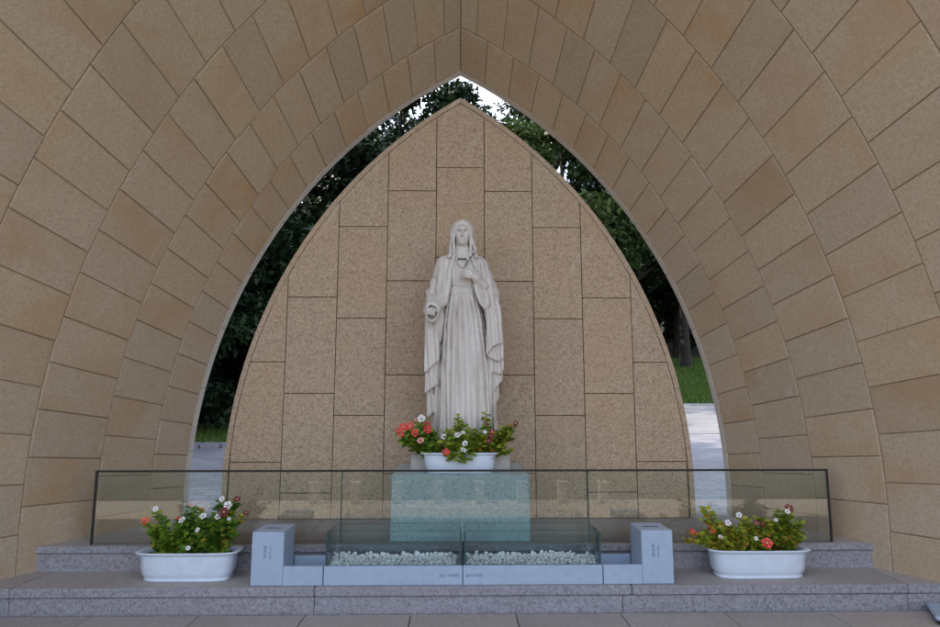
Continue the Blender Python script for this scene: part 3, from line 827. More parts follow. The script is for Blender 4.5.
# hand laid on the chest, fingers up and inward
hx = [(0.072, -0.172, 1.236), (0.064, -0.175, 1.225), (0.058, -0.175, 1.213), (0.056, -0.171, 1.201)]
fl = [1.0, 1.12, 1.05, 0.85]
fing = []
for i, b in enumerate(hx):
    d1 = Vector((-0.82, -0.05, 0.42 - 0.07 * i)).normalized(); L = 0.062 * fl[i]; b = Vector(b)
    p1 = b + d1 * L * 0.45; p2 = p1 + (d1 + Vector((-0.1, 0.22, -0.12))).normalized() * L * 0.32; p3 = p2 + (d1 + Vector((-0.1, 0.45, -0.25))).normalized() * L * 0.25
    fing.append([tuple(b), tuple(p1), tuple(p2), tuple(p3)])
hand('hand', [((0.088, -0.160, 1.215), (0.034, 0.016, 0.028))], fing, [(0.088, -0.172, 1.235), (0.072, -0.180, 1.252), (0.050, -0.180, 1.262)],
     ([(0.155, -0.115, 1.145), (0.115, -0.142, 1.185), (0.09, -0.158, 1.212)], [0.030, 0.023, 0.020]), (-0.03, -0.20, 1.11), (0.19, -0.08, 1.29))
# hand reaching forward out of the round cuff
fing = []
for i in range(4):
    b = Vector((-0.228 + 0.0145 * i, -0.262, 0.962 + (0.003, 0.006, 0.005, 0)[i])); L = 0.066 * (0.85, 1.0, 1.08, 0.98)[i]
    p1 = b + Vector((-0.06, -0.80, -0.35)).normalized() * L * 0.42; p2 = p1 + Vector((-0.03, -0.55, -0.75)).normalized() * L * 0.33; p3 = p2 + Vector((0, -0.2, -0.95)).normalized() * L * 0.25
    fing.append([tuple(b), tuple(p1), tuple(p2), tuple(p3)])
hand('hand', [((-0.206, -0.235, 0.964), (0.031, 0.036, 0.017))], fing, [(-0.180, -0.232, 0.965), (-0.165, -0.262, 0.955), (-0.166, -0.288, 0.945)],
     ([(-0.204, -0.14, 0.975), (-0.204, -0.20, 0.968), (-0.205, -0.225, 0.965)], [0.026, 0.022, 0.019]), (-0.26, -0.36, 0.88), (-0.14, -0.12, 1.02))

# --- the heart on the chest with its little crown of flames and slanting stem
g = G((-0.06, -0.16, 1.24), (0.10, -0.06, 1.40), 0.003)
x, y, z = g.x, g.y, g.z
hxn, hzn = (x - 0.004) / 0.040, (z - 1.305) / 0.040
hh = (hxn ** 2 + hzn ** 2 - 1)
F = (np.sqrt(np.maximum(hxn ** 2 + (hzn - 0.55 * np.sqrt(np.abs(hxn) + 0.02)) ** 2, 1e-6)) - 1) * 0.036
F = smax(F, np.abs(y + 0.108) - 0.017, 0.016)
heart = emit('heart', g, F.astype(np.float32))
parts = []
for k in range(5):
    a = (k - 2) * 0.012
    for q in range(3): parts.append(tube([(0.000 + a + 0.004 * (q - 1), -0.132, 1.334 + 0.005 * (q % 2) + 0.003 * (k % 2)), (a * 1.05 + 0.003 * (q - 1), -0.134, 1.342 + 0.004 * (q % 2)), (a * 1.05 + 0.003 * (q - 1), -0.130, 1.347 + 0.004 * (q % 2))], [0.0025, 0.0045, 0.001], 6))
V, Q = merge(parts); fast_mesh('rose_crown', V, Q, M['tarnish'], heart, smooth=True)
V, Q = merge([tube([(0.018, -0.150, 1.288), (0.040, -0.150, 1.318), (0.062, -0.142, 1.352), (0.080, -0.132, 1.378)], [0.0035, 0.0035, 0.0032, 0.003], 7),
              tube([(0.052, -0.150, 1.352), (0.066, -0.146, 1.342)], [0.003, 0.003], 6), tube([(0.074, -0.137, 1.370), (0.086, -0.130, 1.386)], [0.0065, 0.004], 7)])
fast_mesh('slanting_stem', V, Q, M['tarnish'], heart, smooth=True)

# ------------------------------------------------------------------ glass railing
FY = 4.035
rail = empty('glass_railing', (0.035, FY, Z2))
tag(rail, 'low frameless glass railing with dark top edge along the upper step', 'railing')
def local(o, root): o.parent = root; o.matrix_parent_inverse = Matrix.Translation(-root.location)
FX = [-2.24, -0.735, 0.80, 2.31]
for a, c in zip(FX[:-1], FX[1:]):
    local(box('glass_pane', a + 0.003, c - 0.003, FY, FY + 0.010, Z2 + 0.003, 0.712, M['glass'], None, 0.001), rail)
local(box('top_rail', -2.252, 2.322, FY - 0.006, FY + 0.016, 0.7125, 0.724, M['rail'], None, 0.002), rail)
for xx in (-2.246, 2.316):
    local(box('end_rail', xx - 0.006, xx + 0.006, FY - 0.005, FY + 0.015, Z2 + 0.001, 0.712, M['rail'], None, 0.002), rail)
for xx in FX[1:-1]:
    local(box('joint_strip', xx - 0.0025, xx + 0.0025, FY + 0.001, FY + 0.009, Z2 + 0.003, 0.711, M['glass_edge'], None, 0.0005), rail)

# ------------------------------------------------------------------ lettering helper
def text_mesh(name, s, size, loc, rot, mat, parent, align='LEFT', spacing=1.0, lines=1.0):
    cu = bpy.data.curves.new(name, 'FONT'); cu.body = s; cu.size = size; cu.align_x = align; cu.space_character = spacing; cu.space_line = lines
    cu.extrude = 0.0004
    t = bpy.data.objects.new(name + '_tmp', cu); COL.objects.link(t)
    bpy.context.view_layer.update()
    me = bpy.data.meshes.new_from_object(t.evaluated_get(bpy.context.evaluated_depsgraph_get()))
    bpy.data.objects.remove(t); bpy.data.curves.remove(cu)
    me.materials.clear(); me.materials.append(mat)
    me.transform(Matrix.Translation(loc) @ rot.to_4x4())
    o = bpy.data.objects.new(name, me); COL.objects.link(o); o.parent = parent; return o
from mathutils import Euler
FRONT = Euler((R(90), 0, 0)).to_matrix()

# ------------------------------------------------------------------ donation boxes and candle cases on the lower step
BY0, BY1 = 3.672, 3.945
def ucase(parent, name, x0, x1, zt, mat, wall=0.028, floor_z=0.165):
    """open tray with four walls"""
    fw = box(name, x0, x1, BY0, BY0 + wall, Z1 + 0.001, zt, mat, None, 0.0025); local(fw, parent)
    local(box(name, x0, x1, BY1 - wall, BY1, Z1 + 0.001, zt, mat, None, 0.0025), parent)
    local(box(name, x0 + 0.001, x0 + wall, BY0 + wall + 0.0005, BY1 - wall - 0.0005, Z1 + 0.001, zt - 0.001, mat, None, 0.001), parent)
    local(box(name, x1 - wall, x1 - 0.001, BY0 + wall + 0.0005, BY1 - wall - 0.0005, Z1 + 0.001, zt - 0.001, mat, None, 0.001), parent)
    local(box('tray_floor', x0 + wall + 0.0005, x1 - wall - 0.0005, BY0 + wall + 0.0005, BY1 - wall - 0.0005, Z1 + 0.001, floor_z, mat, None, 0.001), parent)
    return fw
ZT = 0.240
for side, label, txt, sub in ((-1, 'pale blue-grey stone offering box with coin slot at the left end of the candle cases', '봉\n헌\n초', 'Votive Candle'),
                              (1, 'pale blue-grey stone offering box with coin slot at the right end of the candle cases', '봉\n헌\n함', 'Offertory Box')):
    xa, xb = (-1.160, -0.762) if side < 0 else (0.802, 1.198)
    ba, bb = (-1.160, -0.982) if side < 0 else (1.020, 1.198)
    root = empty('offering_box', ((ba + bb) / 2, 3.79, Z1)); tag(root, label, 'offering box', 'offering boxes at the ends of the candle cases')
    blk = box('block', ba, bb, BY0, 3.905, Z1 + 0.001, 0.425, M['blue'], None, 0.004); local(blk, root)
    ta, tb = (bb + 0.0005, xb) if side < 0 else (xa, ba - 0.0005)
    local(box('front_kerb', ta, tb, BY0 + 0.0005, BY0 + 0.028, Z1 + 0.001, ZT, M['blue'], None, 0.0025), root)
    local(box('back_kerb', ta, tb, BY1 - 0.03, BY1, Z1 + 0.001, ZT, M['blue'], None, 0.0025), root)
    local(box('tray_floor', ta, tb, BY0 + 0.0285, BY1 - 0.0305, Z1 + 0.001, 0.16, M['blue'], None, 0.001), root)
    mid = (ba + bb) / 2
    box('coin_slot', mid - 0.045, mid + 0.045, 3.775, 3.790, 0.422, 0.4262, M['slot'], blk, 0.0004)
    lx = (-1.095 if side < 0 else 1.075)
    text_mesh('lettering', txt, 0.023, (lx, BY0 - 0.0006, 0.333), FRONT, M['ink'], blk, lines=1.05)
    text_mesh('small_lettering', sub, 0.0115, (lx + 0.036, BY0 - 0.0006, 0.344), FRONT @ Euler((0, 0, R(-90))).to_matrix(), M['ink'], blk)

rng = np.random.default_rng(5)
for k, (x0, x1, label, txt) in enumerate(((-0.757, 0.0125, 'left glass candle case on a blue-grey stone base filled with white pebbles', '초는  아래에'),
                                          (0.0165, 0.797, 'right glass candle case on a blue-grey stone base filled with white pebbles', '놓아주세요'))):
    root = empty('candle_case', ((x0 + x1) / 2, 3.80, Z1)); tag(root, label, 'candle case', 'glass candle cases')
    fw = ucase(root, 'base_wall', x0, x1, ZT, M['blue'], 0.03, 0.19)
    gx0, gx1, gy0, gy1, gt, zt = x0 + 0.006, x1 - 0.006, BY0 + 0.012, BY1 - 0.006, 0.008, 0.420
    local(box('glass_pane', gx0 + gt, gx1 - gt, gy0, gy0 + gt, ZT + 0.001, zt, M['glass2'], None, 0.001), root)
    local(box('glass_pane', gx0 + gt, gx1 - gt, gy1 - gt, gy1, ZT + 0.001, zt, M['glass2'], None, 0.001), root)
    for xx in (gx0, gx1 - gt):
        gp = box('glass_pane', xx, xx + gt, gy0, gy1, ZT + 0.001, zt, M['glass2'], None, 0.001); local(gp, root)
        box('glass_edge', xx - 0.0006, xx + gt + 0.0006, gy0 - 0.0012, gy0 + 0.0006, ZT + 0.001, zt, M['glass_edge'], gp, 0.0003)
    for yy in (gy0, gy1 - gt):
        local(box('glass_edge', gx0 + gt, gx1 - gt, yy, yy + gt, zt + 0.0002, zt + 0.0016, M['glass_edge'], None, 0.0003), root)
    if k == 0: text_mesh('lettering', txt, 0.0215, (-0.008, BY0 - 0.0006, 0.181), FRONT, M['ink'], fw, 'RIGHT')
    else: text_mesh('lettering', txt, 0.0215, (0.030, BY0 - 0.0006, 0.181), FRONT, M['ink'], fw, 'LEFT')
    # pebbles: deformed small icosahedra
    t = (1 + 5 ** 0.5) / 2
    IV = np.array([(-1, t, 0), (1, t, 0), (-1, -t, 0), (1, -t, 0), (0, -1, t), (0, 1, t), (0, -1, -t), (0, 1, -t), (t, 0, -1), (t, 0, 1), (-t, 0, -1), (-t, 0, 1)], float); IV /= np.linalg.norm(IV[0])
    IF = np.array([(0, 11, 5), (0, 5, 1), (0, 1, 7), (0, 7, 10), (0, 10, 11), (1, 5, 9), (5, 11, 4), (11, 10, 2), (10, 7, 6), (7, 1, 8), (3, 9, 4), (3, 4, 2), (3, 2, 6), (3, 6, 8), (3, 8, 9), (4, 9, 5), (2, 4, 11), (6, 2, 10), (8, 6, 7), (9, 8, 1)])
    # subdivide once
    mids = {}; SV = [tuple(v) for v in IV]; SF = []
    def mid_(a, b):
        key = (min(a, b), max(a, b))
        if key not in mids:
            q = (np.array(SV[a]) + np.array(SV[b])) / 2; q /= np.linalg.norm(q); mids[key] = len(SV); SV.append(tuple(q))
        return mids[key]
    for a, b, c_ in IF:
        ab, bc, ca = mid_(a, b), mid_(b, c_), mid_(c_, a); SF += [(a, ab, ca), (b, bc, ab), (c_, ca, bc), (ab, bc, ca)]
    SV = np.array(SV); SF = np.array(SF)
    parts = []
    for gy in np.arange(gy0 + 0.026, gy1 - 0.02, 0.021):
        for gx in np.arange(gx0 + 0.024, gx1 - 0.02, 0.020):
            for lvl in (0, 1):
                if lvl == 1 and rng.random() < 0.6: continue
                r = rng.uniform(0.008, 0.0145, 3) * np.array([1.05, 1.0, 0.8])
                W = SV * (1 + 0.045 * rng.standard_normal((len(SV), 1))) * r
                W = W @ np.array(Euler(tuple(rng.uniform(-3, 3, 3) * [0.25, 0.25, 1])).to_matrix())
                back = (gy - gy0) / (gy1 - gy0)
                W += [gx + rng.uniform(-.012, .012), gy + rng.uniform(-.010, .010), 0.226 + 0.015 * lvl + 0.018 * back + rng.uniform(-.004, .005)]
                parts.append((W, SF))
    V, Q = merge(parts)
    o = fast_mesh('white_pebbles', V, Q, M['pebble'], smooth=True)
    tag(o, 'bed of white pebbles in the %s glass candle case' % ('left', 'right')[k], 'pebbles', kind='stuff')
    # grit bed under them
    local(box('grit_bed', x0 + 0.031, x1 - 0.031, BY0 + 0.031, BY1 - 0.031, 0.1905, 0.222, M['pebble'], None, 0.001), root)

# ------------------------------------------------------------------ flower troughs
def make_trough(label, loc, L=0.585, D=0.215, Hh=0.160):
    root = empty('flower_trough', loc); tag(root, label, 'flower trough', 'white plastic flower troughs')
    def ringp(a, b, z, n=44, e=5.0):
        P = []
        for k in range(n):
            w = 2 * math.pi * (k + 0.5) / n; c, s = math.cos(w), math.sin(w)
            r = (abs(c / a) ** e + abs(s / b) ** e) ** (-1 / e); P.append((r * c, r * s, z))
        return P
    a, b = L / 2, D / 2
    lv = [(a * .815, b * .74, 0.0), (a * .825, b * .75, 0.003), (a * .825, b * .75, 0.011), (a * .80, b * .72, 0.014), (a * .835, b * .78, 0.024), (a * .868, b * .83, 0.045), (a * .885, b * .855, Hh * .5), (a * .905, b * .88, Hh * .84),
          (a * .91, b * .885, Hh - 0.014), (a * .985, b * .975, Hh - 0.012), (a, b, Hh - 0.008), (a * .995, b * .99, Hh - 0.001), (a * .975, b * .96, Hh), (a * .90, b * .86, Hh - 0.004), (a * .885, b * .84, Hh - 0.02), (a * .86, b * .80, Hh * .5)]
    V = []; F = []
    for q in lv: V += ringp(*q)
    n = 44
    for i in range(len(lv) - 1):
        for k in range(n): F.append((i * n + k, i * n + (k + 1) % n, (i + 1) * n + (k + 1) % n, (i + 1) * n + k))
    F.append(tuple(range(n))[::-1]); F.append(tuple(range((len(lv) - 1) * n, len(lv) * n)))
    o = mesh_obj('tub', V, F, M['plastic'], root, smooth=True); fix_normals(o)
    rr_ = random.Random(3)
    V = []; P = ringp(a * .875, b * .83, Hh - 0.026)
    V = [(0, 0, Hh - 0.02)] + [(x * .5, y * .5, z + rr_.uniform(-.004, .006)) for x, y, z in P] + [(x, y, z) for x, y, z in P]
    F = [(0, 1 + k, 1 + (k + 1) % n) for k in range(n)] + [(1 + k, 1 + n + k, 1 + n + (k + 1) % n, 1 + (k + 1) % n) for k in range(n)]
    mesh_obj('soil', V, F, M['soil'], root, smooth=True)
    return root

# a five-petalled flower, one shared mesh for every colour
def flower_mesh(col, eye):
    V = []; F = []; mi = []
    for k in range(5):
        w0 = 2 * math.pi * k / 5; b = len(V)
        for (r, t, zz) in ((0.12, 0, 0.0), (0.5, -0.50, 0.03), (0.92, -0.58, 0.07), (1.05, -0.05, 0.04), (0.95, 0.52, 0.12), (0.5, 0.46, 0.06), (0.62, 0.0, 0.02)):
            V.append((r * math.cos(w0 + t), r * math.sin(w0 + t), zz + 0.012 * (k % 2)))
        for t in ((0, 1, 6), (1, 2, 6), (2, 3, 6), (3, 4, 6), (4, 5, 6), (5, 0, 6)): F.append(tuple(b + i for i in t)); mi.append(0)
    b = len(V); V.append((0, 0, 0.09))
    for k in range(8): V.append((0.15 * math.cos(k * math.pi / 4), 0.15 * math.sin(k * math.pi / 4), 0.055))
    for k in range(8): F.append((b, b + 1 + k, b + 1 + (k + 1) % 8)); mi.append(1)
    b = len(V)
    for k in range(5):                                           # calyx tube under the bloom
        V.append((0.10 * math.cos(k * 1.2566), 0.10 * math.sin(k * 1.2566), 0.0)); V.append((0.07 * math.cos(k * 1.2566), 0.07 * math.sin(k * 1.2566), -0.9))
    for k in range(5): F.append((b + 2 * k, b + 2 * k + 1, b + 2 * ((k + 1) % 5) + 1, b + 2 * ((k + 1) % 5))); mi.append(2)
    me = bpy.data.meshes.new('flower'); me.from_pydata(V, [], F)
    for m_ in (col, eye, M['stem']): me.materials.append(m_)
    me.polygons.foreach_set('material_index', mi); me.update(); return me
FM = {k: flower_mesh(M['p_' + k], M[e]) for k, e in (('red', 'eye_pale'), ('dark', 'eye_pale'), ('white', 'eye_red'), ('orange', 'eye_red'), ('coral', 'eye_pale'), ('pink', 'eye_red'))}
rnd = random.Random(21)

LEAF = np.array([(0, 0, 0), (0.22, 0.30, 0.05), (0.40, 0.62, 0.05), (0.22, 0.93, 0.0), (0, 1.05, -0.08), (-0.22, 0.93, 0.0), (-0.40, 0.62, 0.05), (-0.22, 0.30, 0.05), (0, 0.55, -0.04)], float) * np.array([0.88, 1, 1])
LF = np.array([(0, 1, 8), (1, 2, 8), (2, 3, 8), (3, 4, 8), (4, 5, 8), (5, 6, 8), (6, 7, 8), (7, 0, 8)])
def leaf_at(p, d, up, L):
    d = d / np.linalg.norm(d); s = np.cross(d, up); s /= np.linalg.norm(s) + 1e-9; n = np.cross(s, d)
    return p + L * (LEAF[:, :1] * s + LEAF[:, 1:2] * d + LEAF[:, 2:] * n)

def plant(label, base, tips, flowers, leaf='leaf_v', hue=(0.15, 0.75), nst=9, group='flowering plants in the troughs', leafL=(0.034, 0.056), seed=1, bushy=1.0):
    """tips: stem end points (world); flowers: (colour, world position)"""
    rg = np.random.default_rng(seed); base = np.array(base, float)
    root = empty('periwinkle_plant', tuple(base)); tag(root, label, 'plant', group)
    stems = []; lv = []; lf = []; var = []; off = 0
    ends = [np.array(t, float) for t in tips] + [np.array(f[1], float) + np.array([0, 0.004, -0.012]) for f in flowers]
    for e in ends:
        b0 = base + rg.uniform(-1, 1, 3) * [0.03, 0.03, 0]; b0[2] = base[2] - 0.01
        c1 = b0 + (e - b0) * [0.25, 0.25, 0.55] + rg.uniform(-.012, .012, 3)
        ts = np.linspace(0, 1, 8)[:, None]; P = (1 - ts) ** 2 * b0 + 2 * ts * (1 - ts) * c1 + ts ** 2 * e
        stems.append(tube(P - base, np.linspace(0.0028, 0.0013, 8), 5))
        nleaf = max(4, int(np.linalg.norm(e - b0) / 0.0085 * bushy))
        for i in range(nleaf):
            t = 0.12 + 0.88 * (i + rg.uniform(-.3, .3)) / nleaf; t = min(max(t, 0.05), 1)
            pp = (1 - t) ** 2 * b0 + 2 * t * (1 - t) * c1 + t * t * e
            a = i * 1.57 + rg.uniform(-.5, .5)
            for q in (0, 1):
                an = a + math.pi * q
                d = np.array([math.cos(an), math.sin(an), rg.uniform(-0.35, 0.75)])
                W = leaf_at(pp, d, np.array([rg.uniform(-.35, .35), rg.uniform(-1.3, -.1), 0.9]), rg.uniform(*leafL) * (1.0 - 0.25 * t))
                lv.append(W - base); lf.append(LF + off); off += len(W)
                v_ = rg.uniform(*hue) * (0.75 + 0.25 * t)
                if rg.random() < 0.05 + 0.10 * (1 - t): v_ = rg.uniform(0.85, 1.0)
                var += [v_] * len(LF)
    V, Q = merge(stems); so = fast_mesh('stems', V, Q, M['stem'], root, smooth=True)
    fo = fast_mesh('foliage', np.concatenate(lv), np.concatenate(lf), M[leaf], root, var=var); fo['kind'] = 'stuff'
    for colr, pos, *sz in flowers:
        f = bpy.data.objects.new('flower', FM[colr]); COL.objects.link(f); f.parent = root
        f.location = Vector(pos) - Vector(base)
        s_ = (sz[0] if sz else 0.021) * rnd.uniform(0.9, 1.1); f.scale = (s_, s_, s_)
        f.rotation_euler = (R(rnd.uniform(38, 75)), R(rnd.uniform(-22, 22)), R(rnd.uniform(-25, 25)))
    return root

def spray(c, n, sx, sy, zlo, zhi, seed):
    rg = np.random.default_rng(seed)
    return [(c[0] + rg.uniform(-sx, sx), c[1] + rg.uniform(-sy, sy), rg.uniform(zlo, zhi)) for _ in range(n)]

# pixel helper used only to read heights off the photograph when laying out the blooms
def at(px_, py_, Y):
    u = (px_ - 470) / 630; v = -(py_ - 313.5) / 630; c, s = math.cos(R(7.9)), math.sin(R(7.9)); yw = math.atan(12 / 630)
    dx, dy, dz = u, c - v * s, s + v * c
    X, Yy = dx * math.cos(yw) + dy * math.sin(yw), -dx * math.sin(yw) + dy * math.cos(yw)
    k = Y / Yy; return (X * k - 0.015, Y, 1.15 + dz * k)

TY = 3.842
make_trough('long white plastic flower trough on the step, left of the offering boxes', (-1.565, TY, Z1 + 0.001))
make_trough('long white plastic flower trough on the step, right of the offering boxes', (1.745, TY, Z1 + 0.001), L=0.60)
make_trough("white plastic flower trough on the pedestal at the statue's feet", (-0.002, 4.185, 0.691), L=0.512, D=0.19, Hh=0.132)
SZL = Z1 + 0.14
plant('bushy plant with one orange bloom at the left end of the left trough', (-1.70, TY, SZL), spray((-1.70, TY), 19, 0.11, 0.08, 0.33, 0.43, 1),
      [('orange', at(145, 521, 3.80), 0.026), ('white', at(155.5, 509, 3.83), 0.018)], 'leaf_v', (0.15, 0.8), seed=1)
plant('leafy green plant with white blooms in the middle of the left trough', (-1.565, TY, SZL), spray((-1.545, TY), 20, 0.11, 0.08, 0.34, 0.48, 2) + [at(198, 507, TY)],
      [('white', at(182, 520, 3.79), 0.022), ('white', at(203, 516, 3.80), 0.020), ('pink', at(191, 505, 3.84), 0.014), ('white', at(197.5, 530, 3.76), 0.014), ('red', at(178, 518, 3.85), 0.011), ('white', at(188, 548, 3.745), 0.014)], 'leaf_v', (0.0, 0.55), seed=2)
plant('tall plant with dark red and white blooms at the right end of the left trough', (-1.42, TY, SZL), spray((-1.40, TY), 20, 0.10, 0.08, 0.35, 0.51, 3) + [at(236, 503, TY)],
      [('dark', at(224, 512, 3.78), 0.029), ('dark', at(237, 499, 3.82), 0.024), ('dark', at(246, 513, 3.82), 0.017), ('white', at(228, 505.5, 3.81), 0.024), ('white', at(218, 516.5, 3.79), 0.020), ('white', at(222, 499, 3.88), 0.016), ('white', at(229, 519, 3.79), 0.012)], 'leaf_v', (0.0, 0.6), seed=3)
plant('yellowing plant with coral blooms at the left end of the right trough', (1.60, TY, SZL), spray((1.57, TY - 0.01), 24, 0.13, 0.08, 0.31, 0.43, 4) + [at(703, 508, TY), at(703, 520, TY), at(684, 540, 3.78)],
      [('coral', at(693, 532, 3.77), 0.027), ('coral', at(713, 529.5, 3.79), 0.021), ('white', at(728, 523, 3.80), 0.021), ('white', at(720.5, 537, 3.74), 0.016)], 'leaf_y', (0.3, 1.0), seed=4)
plant('green and yellow plant with a white bloom in the middle of the right trough', (1.76, TY, SZL), spray((1.76, TY), 20, 0.10, 0.08, 0.32, 0.45, 5),
      [('white', at(739, 515, 3.83), 0.018), ('dark', at(756, 523, 3.80), 0.018), ('dark', at(762, 524, 3.80), 0.018), ('white', at(756, 538.5, 3.75), 0.013), ('coral', at(767, 543, 3.735), 0.029)], 'leaf_y', (0.2, 0.85), seed=5)
plant('upright green plant with a dark red bloom at the right end of the right trough', (1.91, TY, SZL), spray((1.91, TY), 22, 0.11, 0.08, 0.34, 0.47, 6) + [at(777, 510, TY)],
      [('dark', at(789, 508, 3.82), 0.024), ('white', at(787.5, 511.5, 3.80), 0.015), ('white', at(776, 520, 3.79), 0.012)], 'leaf_y', (0.1, 0.75), seed=6)
CZ = 0.691 + 0.11
plant('plant crowded with coral red blooms at the left of the centre trough', (-0.17, 4.185, CZ), spray((-0.23, 4.16), 22, 0.14, 0.07, 0.83, 0.97, 7) + [at(397, 440, 4.15), at(403, 444, 4.13)],
      [('coral', at(398, 431, 4.12), 0.026), ('coral', at(404, 427, 4.13), 0.028), ('coral', at(410, 426, 4.11), 0.028), ('coral', at(415, 433, 4.09), 0.024), ('red', at(428, 430, 4.10), 0.027), ('pink', at(420.5, 440.5, 4.07), 0.024), ('white', at(421.5, 418.5, 4.14), 0.025), ('red', at(427, 425, 4.14), 0.022), ('coral', at(401, 434, 4.11), 0.022), ('pink', at(416, 420, 4.16), 0.016)], 'leaf_v', (0.1, 0.75), seed=7)
plant('light green plant with white blooms spilling over the front of the centre trough', (0.0, 4.175, CZ), spray((0.0, 4.14), 26, 0.12, 0.08, 0.82, 1.00, 8) + [at(458, 416, 4.18), at(462, 422, 4.16), at(446, 456, 4.05), at(452, 460, 4.05), at(460, 463, 4.05), at(468, 460, 4.05), at(473, 454, 4.05), at(456, 455, 4.055), at(464, 456, 4.055)],
      [('white', at(444, 436.5, 4.08), 0.019), ('white', at(457.5, 435, 4.06), 0.021), ('white', at(463, 432.5, 4.06), 0.016), ('white', at(463.5, 450, 4.03), 0.021), ('white', at(465, 443.5, 4.05), 0.018), ('red', at(446, 452, 4.05), 0.027)], 'leaf_v', (0.35, 0.92), seed=8)
plant('olive green plant with small dark red blooms at the right of the centre trough', (0.17, 4.185, CZ), spray((0.22, 4.15), 26, 0.15, 0.07, 0.82, 0.97, 9) + [at(486, 413, 4.17), at(510, 426, 4.13), at(508, 434, 4.12)],
      [('dark', at(515.5, 423.5, 4.12), 0.019), ('dark', at(491, 436, 4.07), 0.020), ('dark', at(489, 441, 4.06), 0.017), ('dark', at(486, 423, 4.14), 0.016), ('white', at(485, 432, 4.08), 0.014), ('red', at(492, 432, 4.08), 0.012)], 'leaf_y', (0.1, 0.8), seed=9)

# ------------------------------------------------------------------ corner of a low pale stand on the floor at the right
root = empty('floor_stand', (2.72, 3.42, 0)); tag(root, 'pale blue plate with a dark rubber rim lying on the floor at the right edge', 'plate')
V, F = box_data(-0.22, 0.22, -0.14, 0.14, 0.022, 0.045, 0.008); o = mesh_obj('plate', V, F, M['blue'], root); fix_normals(o)
V, F = box_data(-0.21, 0.21, -0.13, 0.13, 0.001, 0.0215, 0.004); o = mesh_obj('rubber_base', V, F, M['rail'], root); fix_normals(o)
root.rotation_euler = (0, 0, R(-28))

# ------------------------------------------------------------------ wood behind
bark = plain('bark', (0.032, 0.025, 0.020), 0.9, var=0.4, vscale=12, bump_s=0.8)
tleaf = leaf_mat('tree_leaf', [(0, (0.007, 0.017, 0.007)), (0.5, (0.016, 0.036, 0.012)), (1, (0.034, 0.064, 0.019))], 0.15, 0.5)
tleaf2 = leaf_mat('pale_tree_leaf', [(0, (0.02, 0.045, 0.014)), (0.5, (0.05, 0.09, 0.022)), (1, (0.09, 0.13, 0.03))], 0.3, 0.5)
def tree(label, x, y, h, cr, seed, group, nleaf=15000, low=0.12, mat=None, leaf=0.20, name='broadleaf_tree'):
    rg = np.random.default_rng(seed); z0 = float(gz(x, y)) - 0.05
    root = empty(name, (x, y, z0)); tag(root, label, 'tree', group)
    tr = []
    lean = rg.uniform(-.06, .06, 2) * h
    P = [np.array([lean[0] * t * t + 0.05 * math.sin(5 * t + seed), lean[1] * t * t, h * 0.85 * t]) for t in np.linspace(0, 1, 9)]
    r0 = 0.019 * h
    tr.append(tube(P, [r0 * (1.35 if i == 0 else 1) * (1 - 0.85 * i / 8) for i in range(9)], 9))
    tips = []
    nl = 16
    for k in range(nl):
        t = low + 0.08 + (0.86 - low) * k / nl; i = min(int(t * 8), 7); f_ = t * 8 - i
        b = P[i] * (1 - f_) + P[i + 1] * f_
        a = k * 2.4 + rg.uniform(-.4, .4); L = cr * (0.55 + 0.6 * math.sin(math.pi * min(1, max(0.08, (t - low) / (1 - low)))) ) * rg.uniform(.7, 1.1)
        d = np.array([math.cos(a), math.sin(a), rg.uniform(.15, .75)])
        m1 = b + d * L * 0.5 + [0, 0, 0.05 * L]; e = b + d * L + [0, 0, 0.1 * L]
        rr0 = r0 * (1 - t) * 0.55 + 0.012
        tr.append(tube([b, m1, e], [rr0, rr0 * .6, rr0 * .2], 6))
        tips += [e, m1, (m1 + e) / 2]
        for q in range(3):
            e2 = m1 + (d + rg.uniform(-.8, .8, 3)) * L * 0.45
            tr.append(tube([m1, (m1 + e2) / 2 + rg.uniform(-.05, .05, 3) * L, e2], [rr0 * .5, rr0 * .32, rr0 * .1], 5)); tips.append(e2)
    tips.append(P[-1] + [0, 0, 0.05 * h])
    V, Q = merge(tr); fast_mesh('trunk', V, Q, bark, root, smooth=True)
    tips = np.array(tips)
    # leaves in clumps round every twig end
    nc = len(tips); per = nleaf // nc
    C = np.repeat(tips, per, 0); n = len(C)
    cs = np.repeat(rg.uniform(0.16, 0.34, nc) * cr, per)[:, None]
    dirs = rg.standard_normal((n, 3)); dirs /= np.linalg.norm(dirs, axis=1)[:, None]
    rad = rg.random((n, 1)) ** 0.45
    Pn = C + dirs * rad * cs * np.array([1, 1, 0.62])
    keep = Pn[:, 2] > 0.05; Pn = Pn[keep]; dirs = dirs[keep]; n = len(Pn)
    nrm = dirs * 0.5 + rg.standard_normal((n, 3)) * 0.7 + [0, 0, 0.6]; nrm /= np.linalg.norm(nrm, axis=1)[:, None]
    t1 = np.cross(nrm, rg.standard_normal((n, 3))); t1 /= np.linalg.norm(t1, axis=1)[:, None]; t2 = np.cross(nrm, t1)
    S_ = leaf * rg.uniform(0.6, 1.25, (n, 1))
    Q4 = np.stack([Pn - t1 * S_ * .5, Pn + t2 * S_ * .27 + nrm * S_ * .06, Pn + t1 * S_ * .55, Pn - t2 * S_ * .27 + nrm * S_ * .06], 1)
    clump = np.repeat(rg.uniform(0.0, 0.6, nc), per)[keep]
    fast_mesh('crown', Q4.reshape(-1, 3), np.arange(n * 4).reshape(n, 4), mat or tleaf, root, var=np.clip(clump + rg.uniform(0, .4, n), 0, 1))
    return root

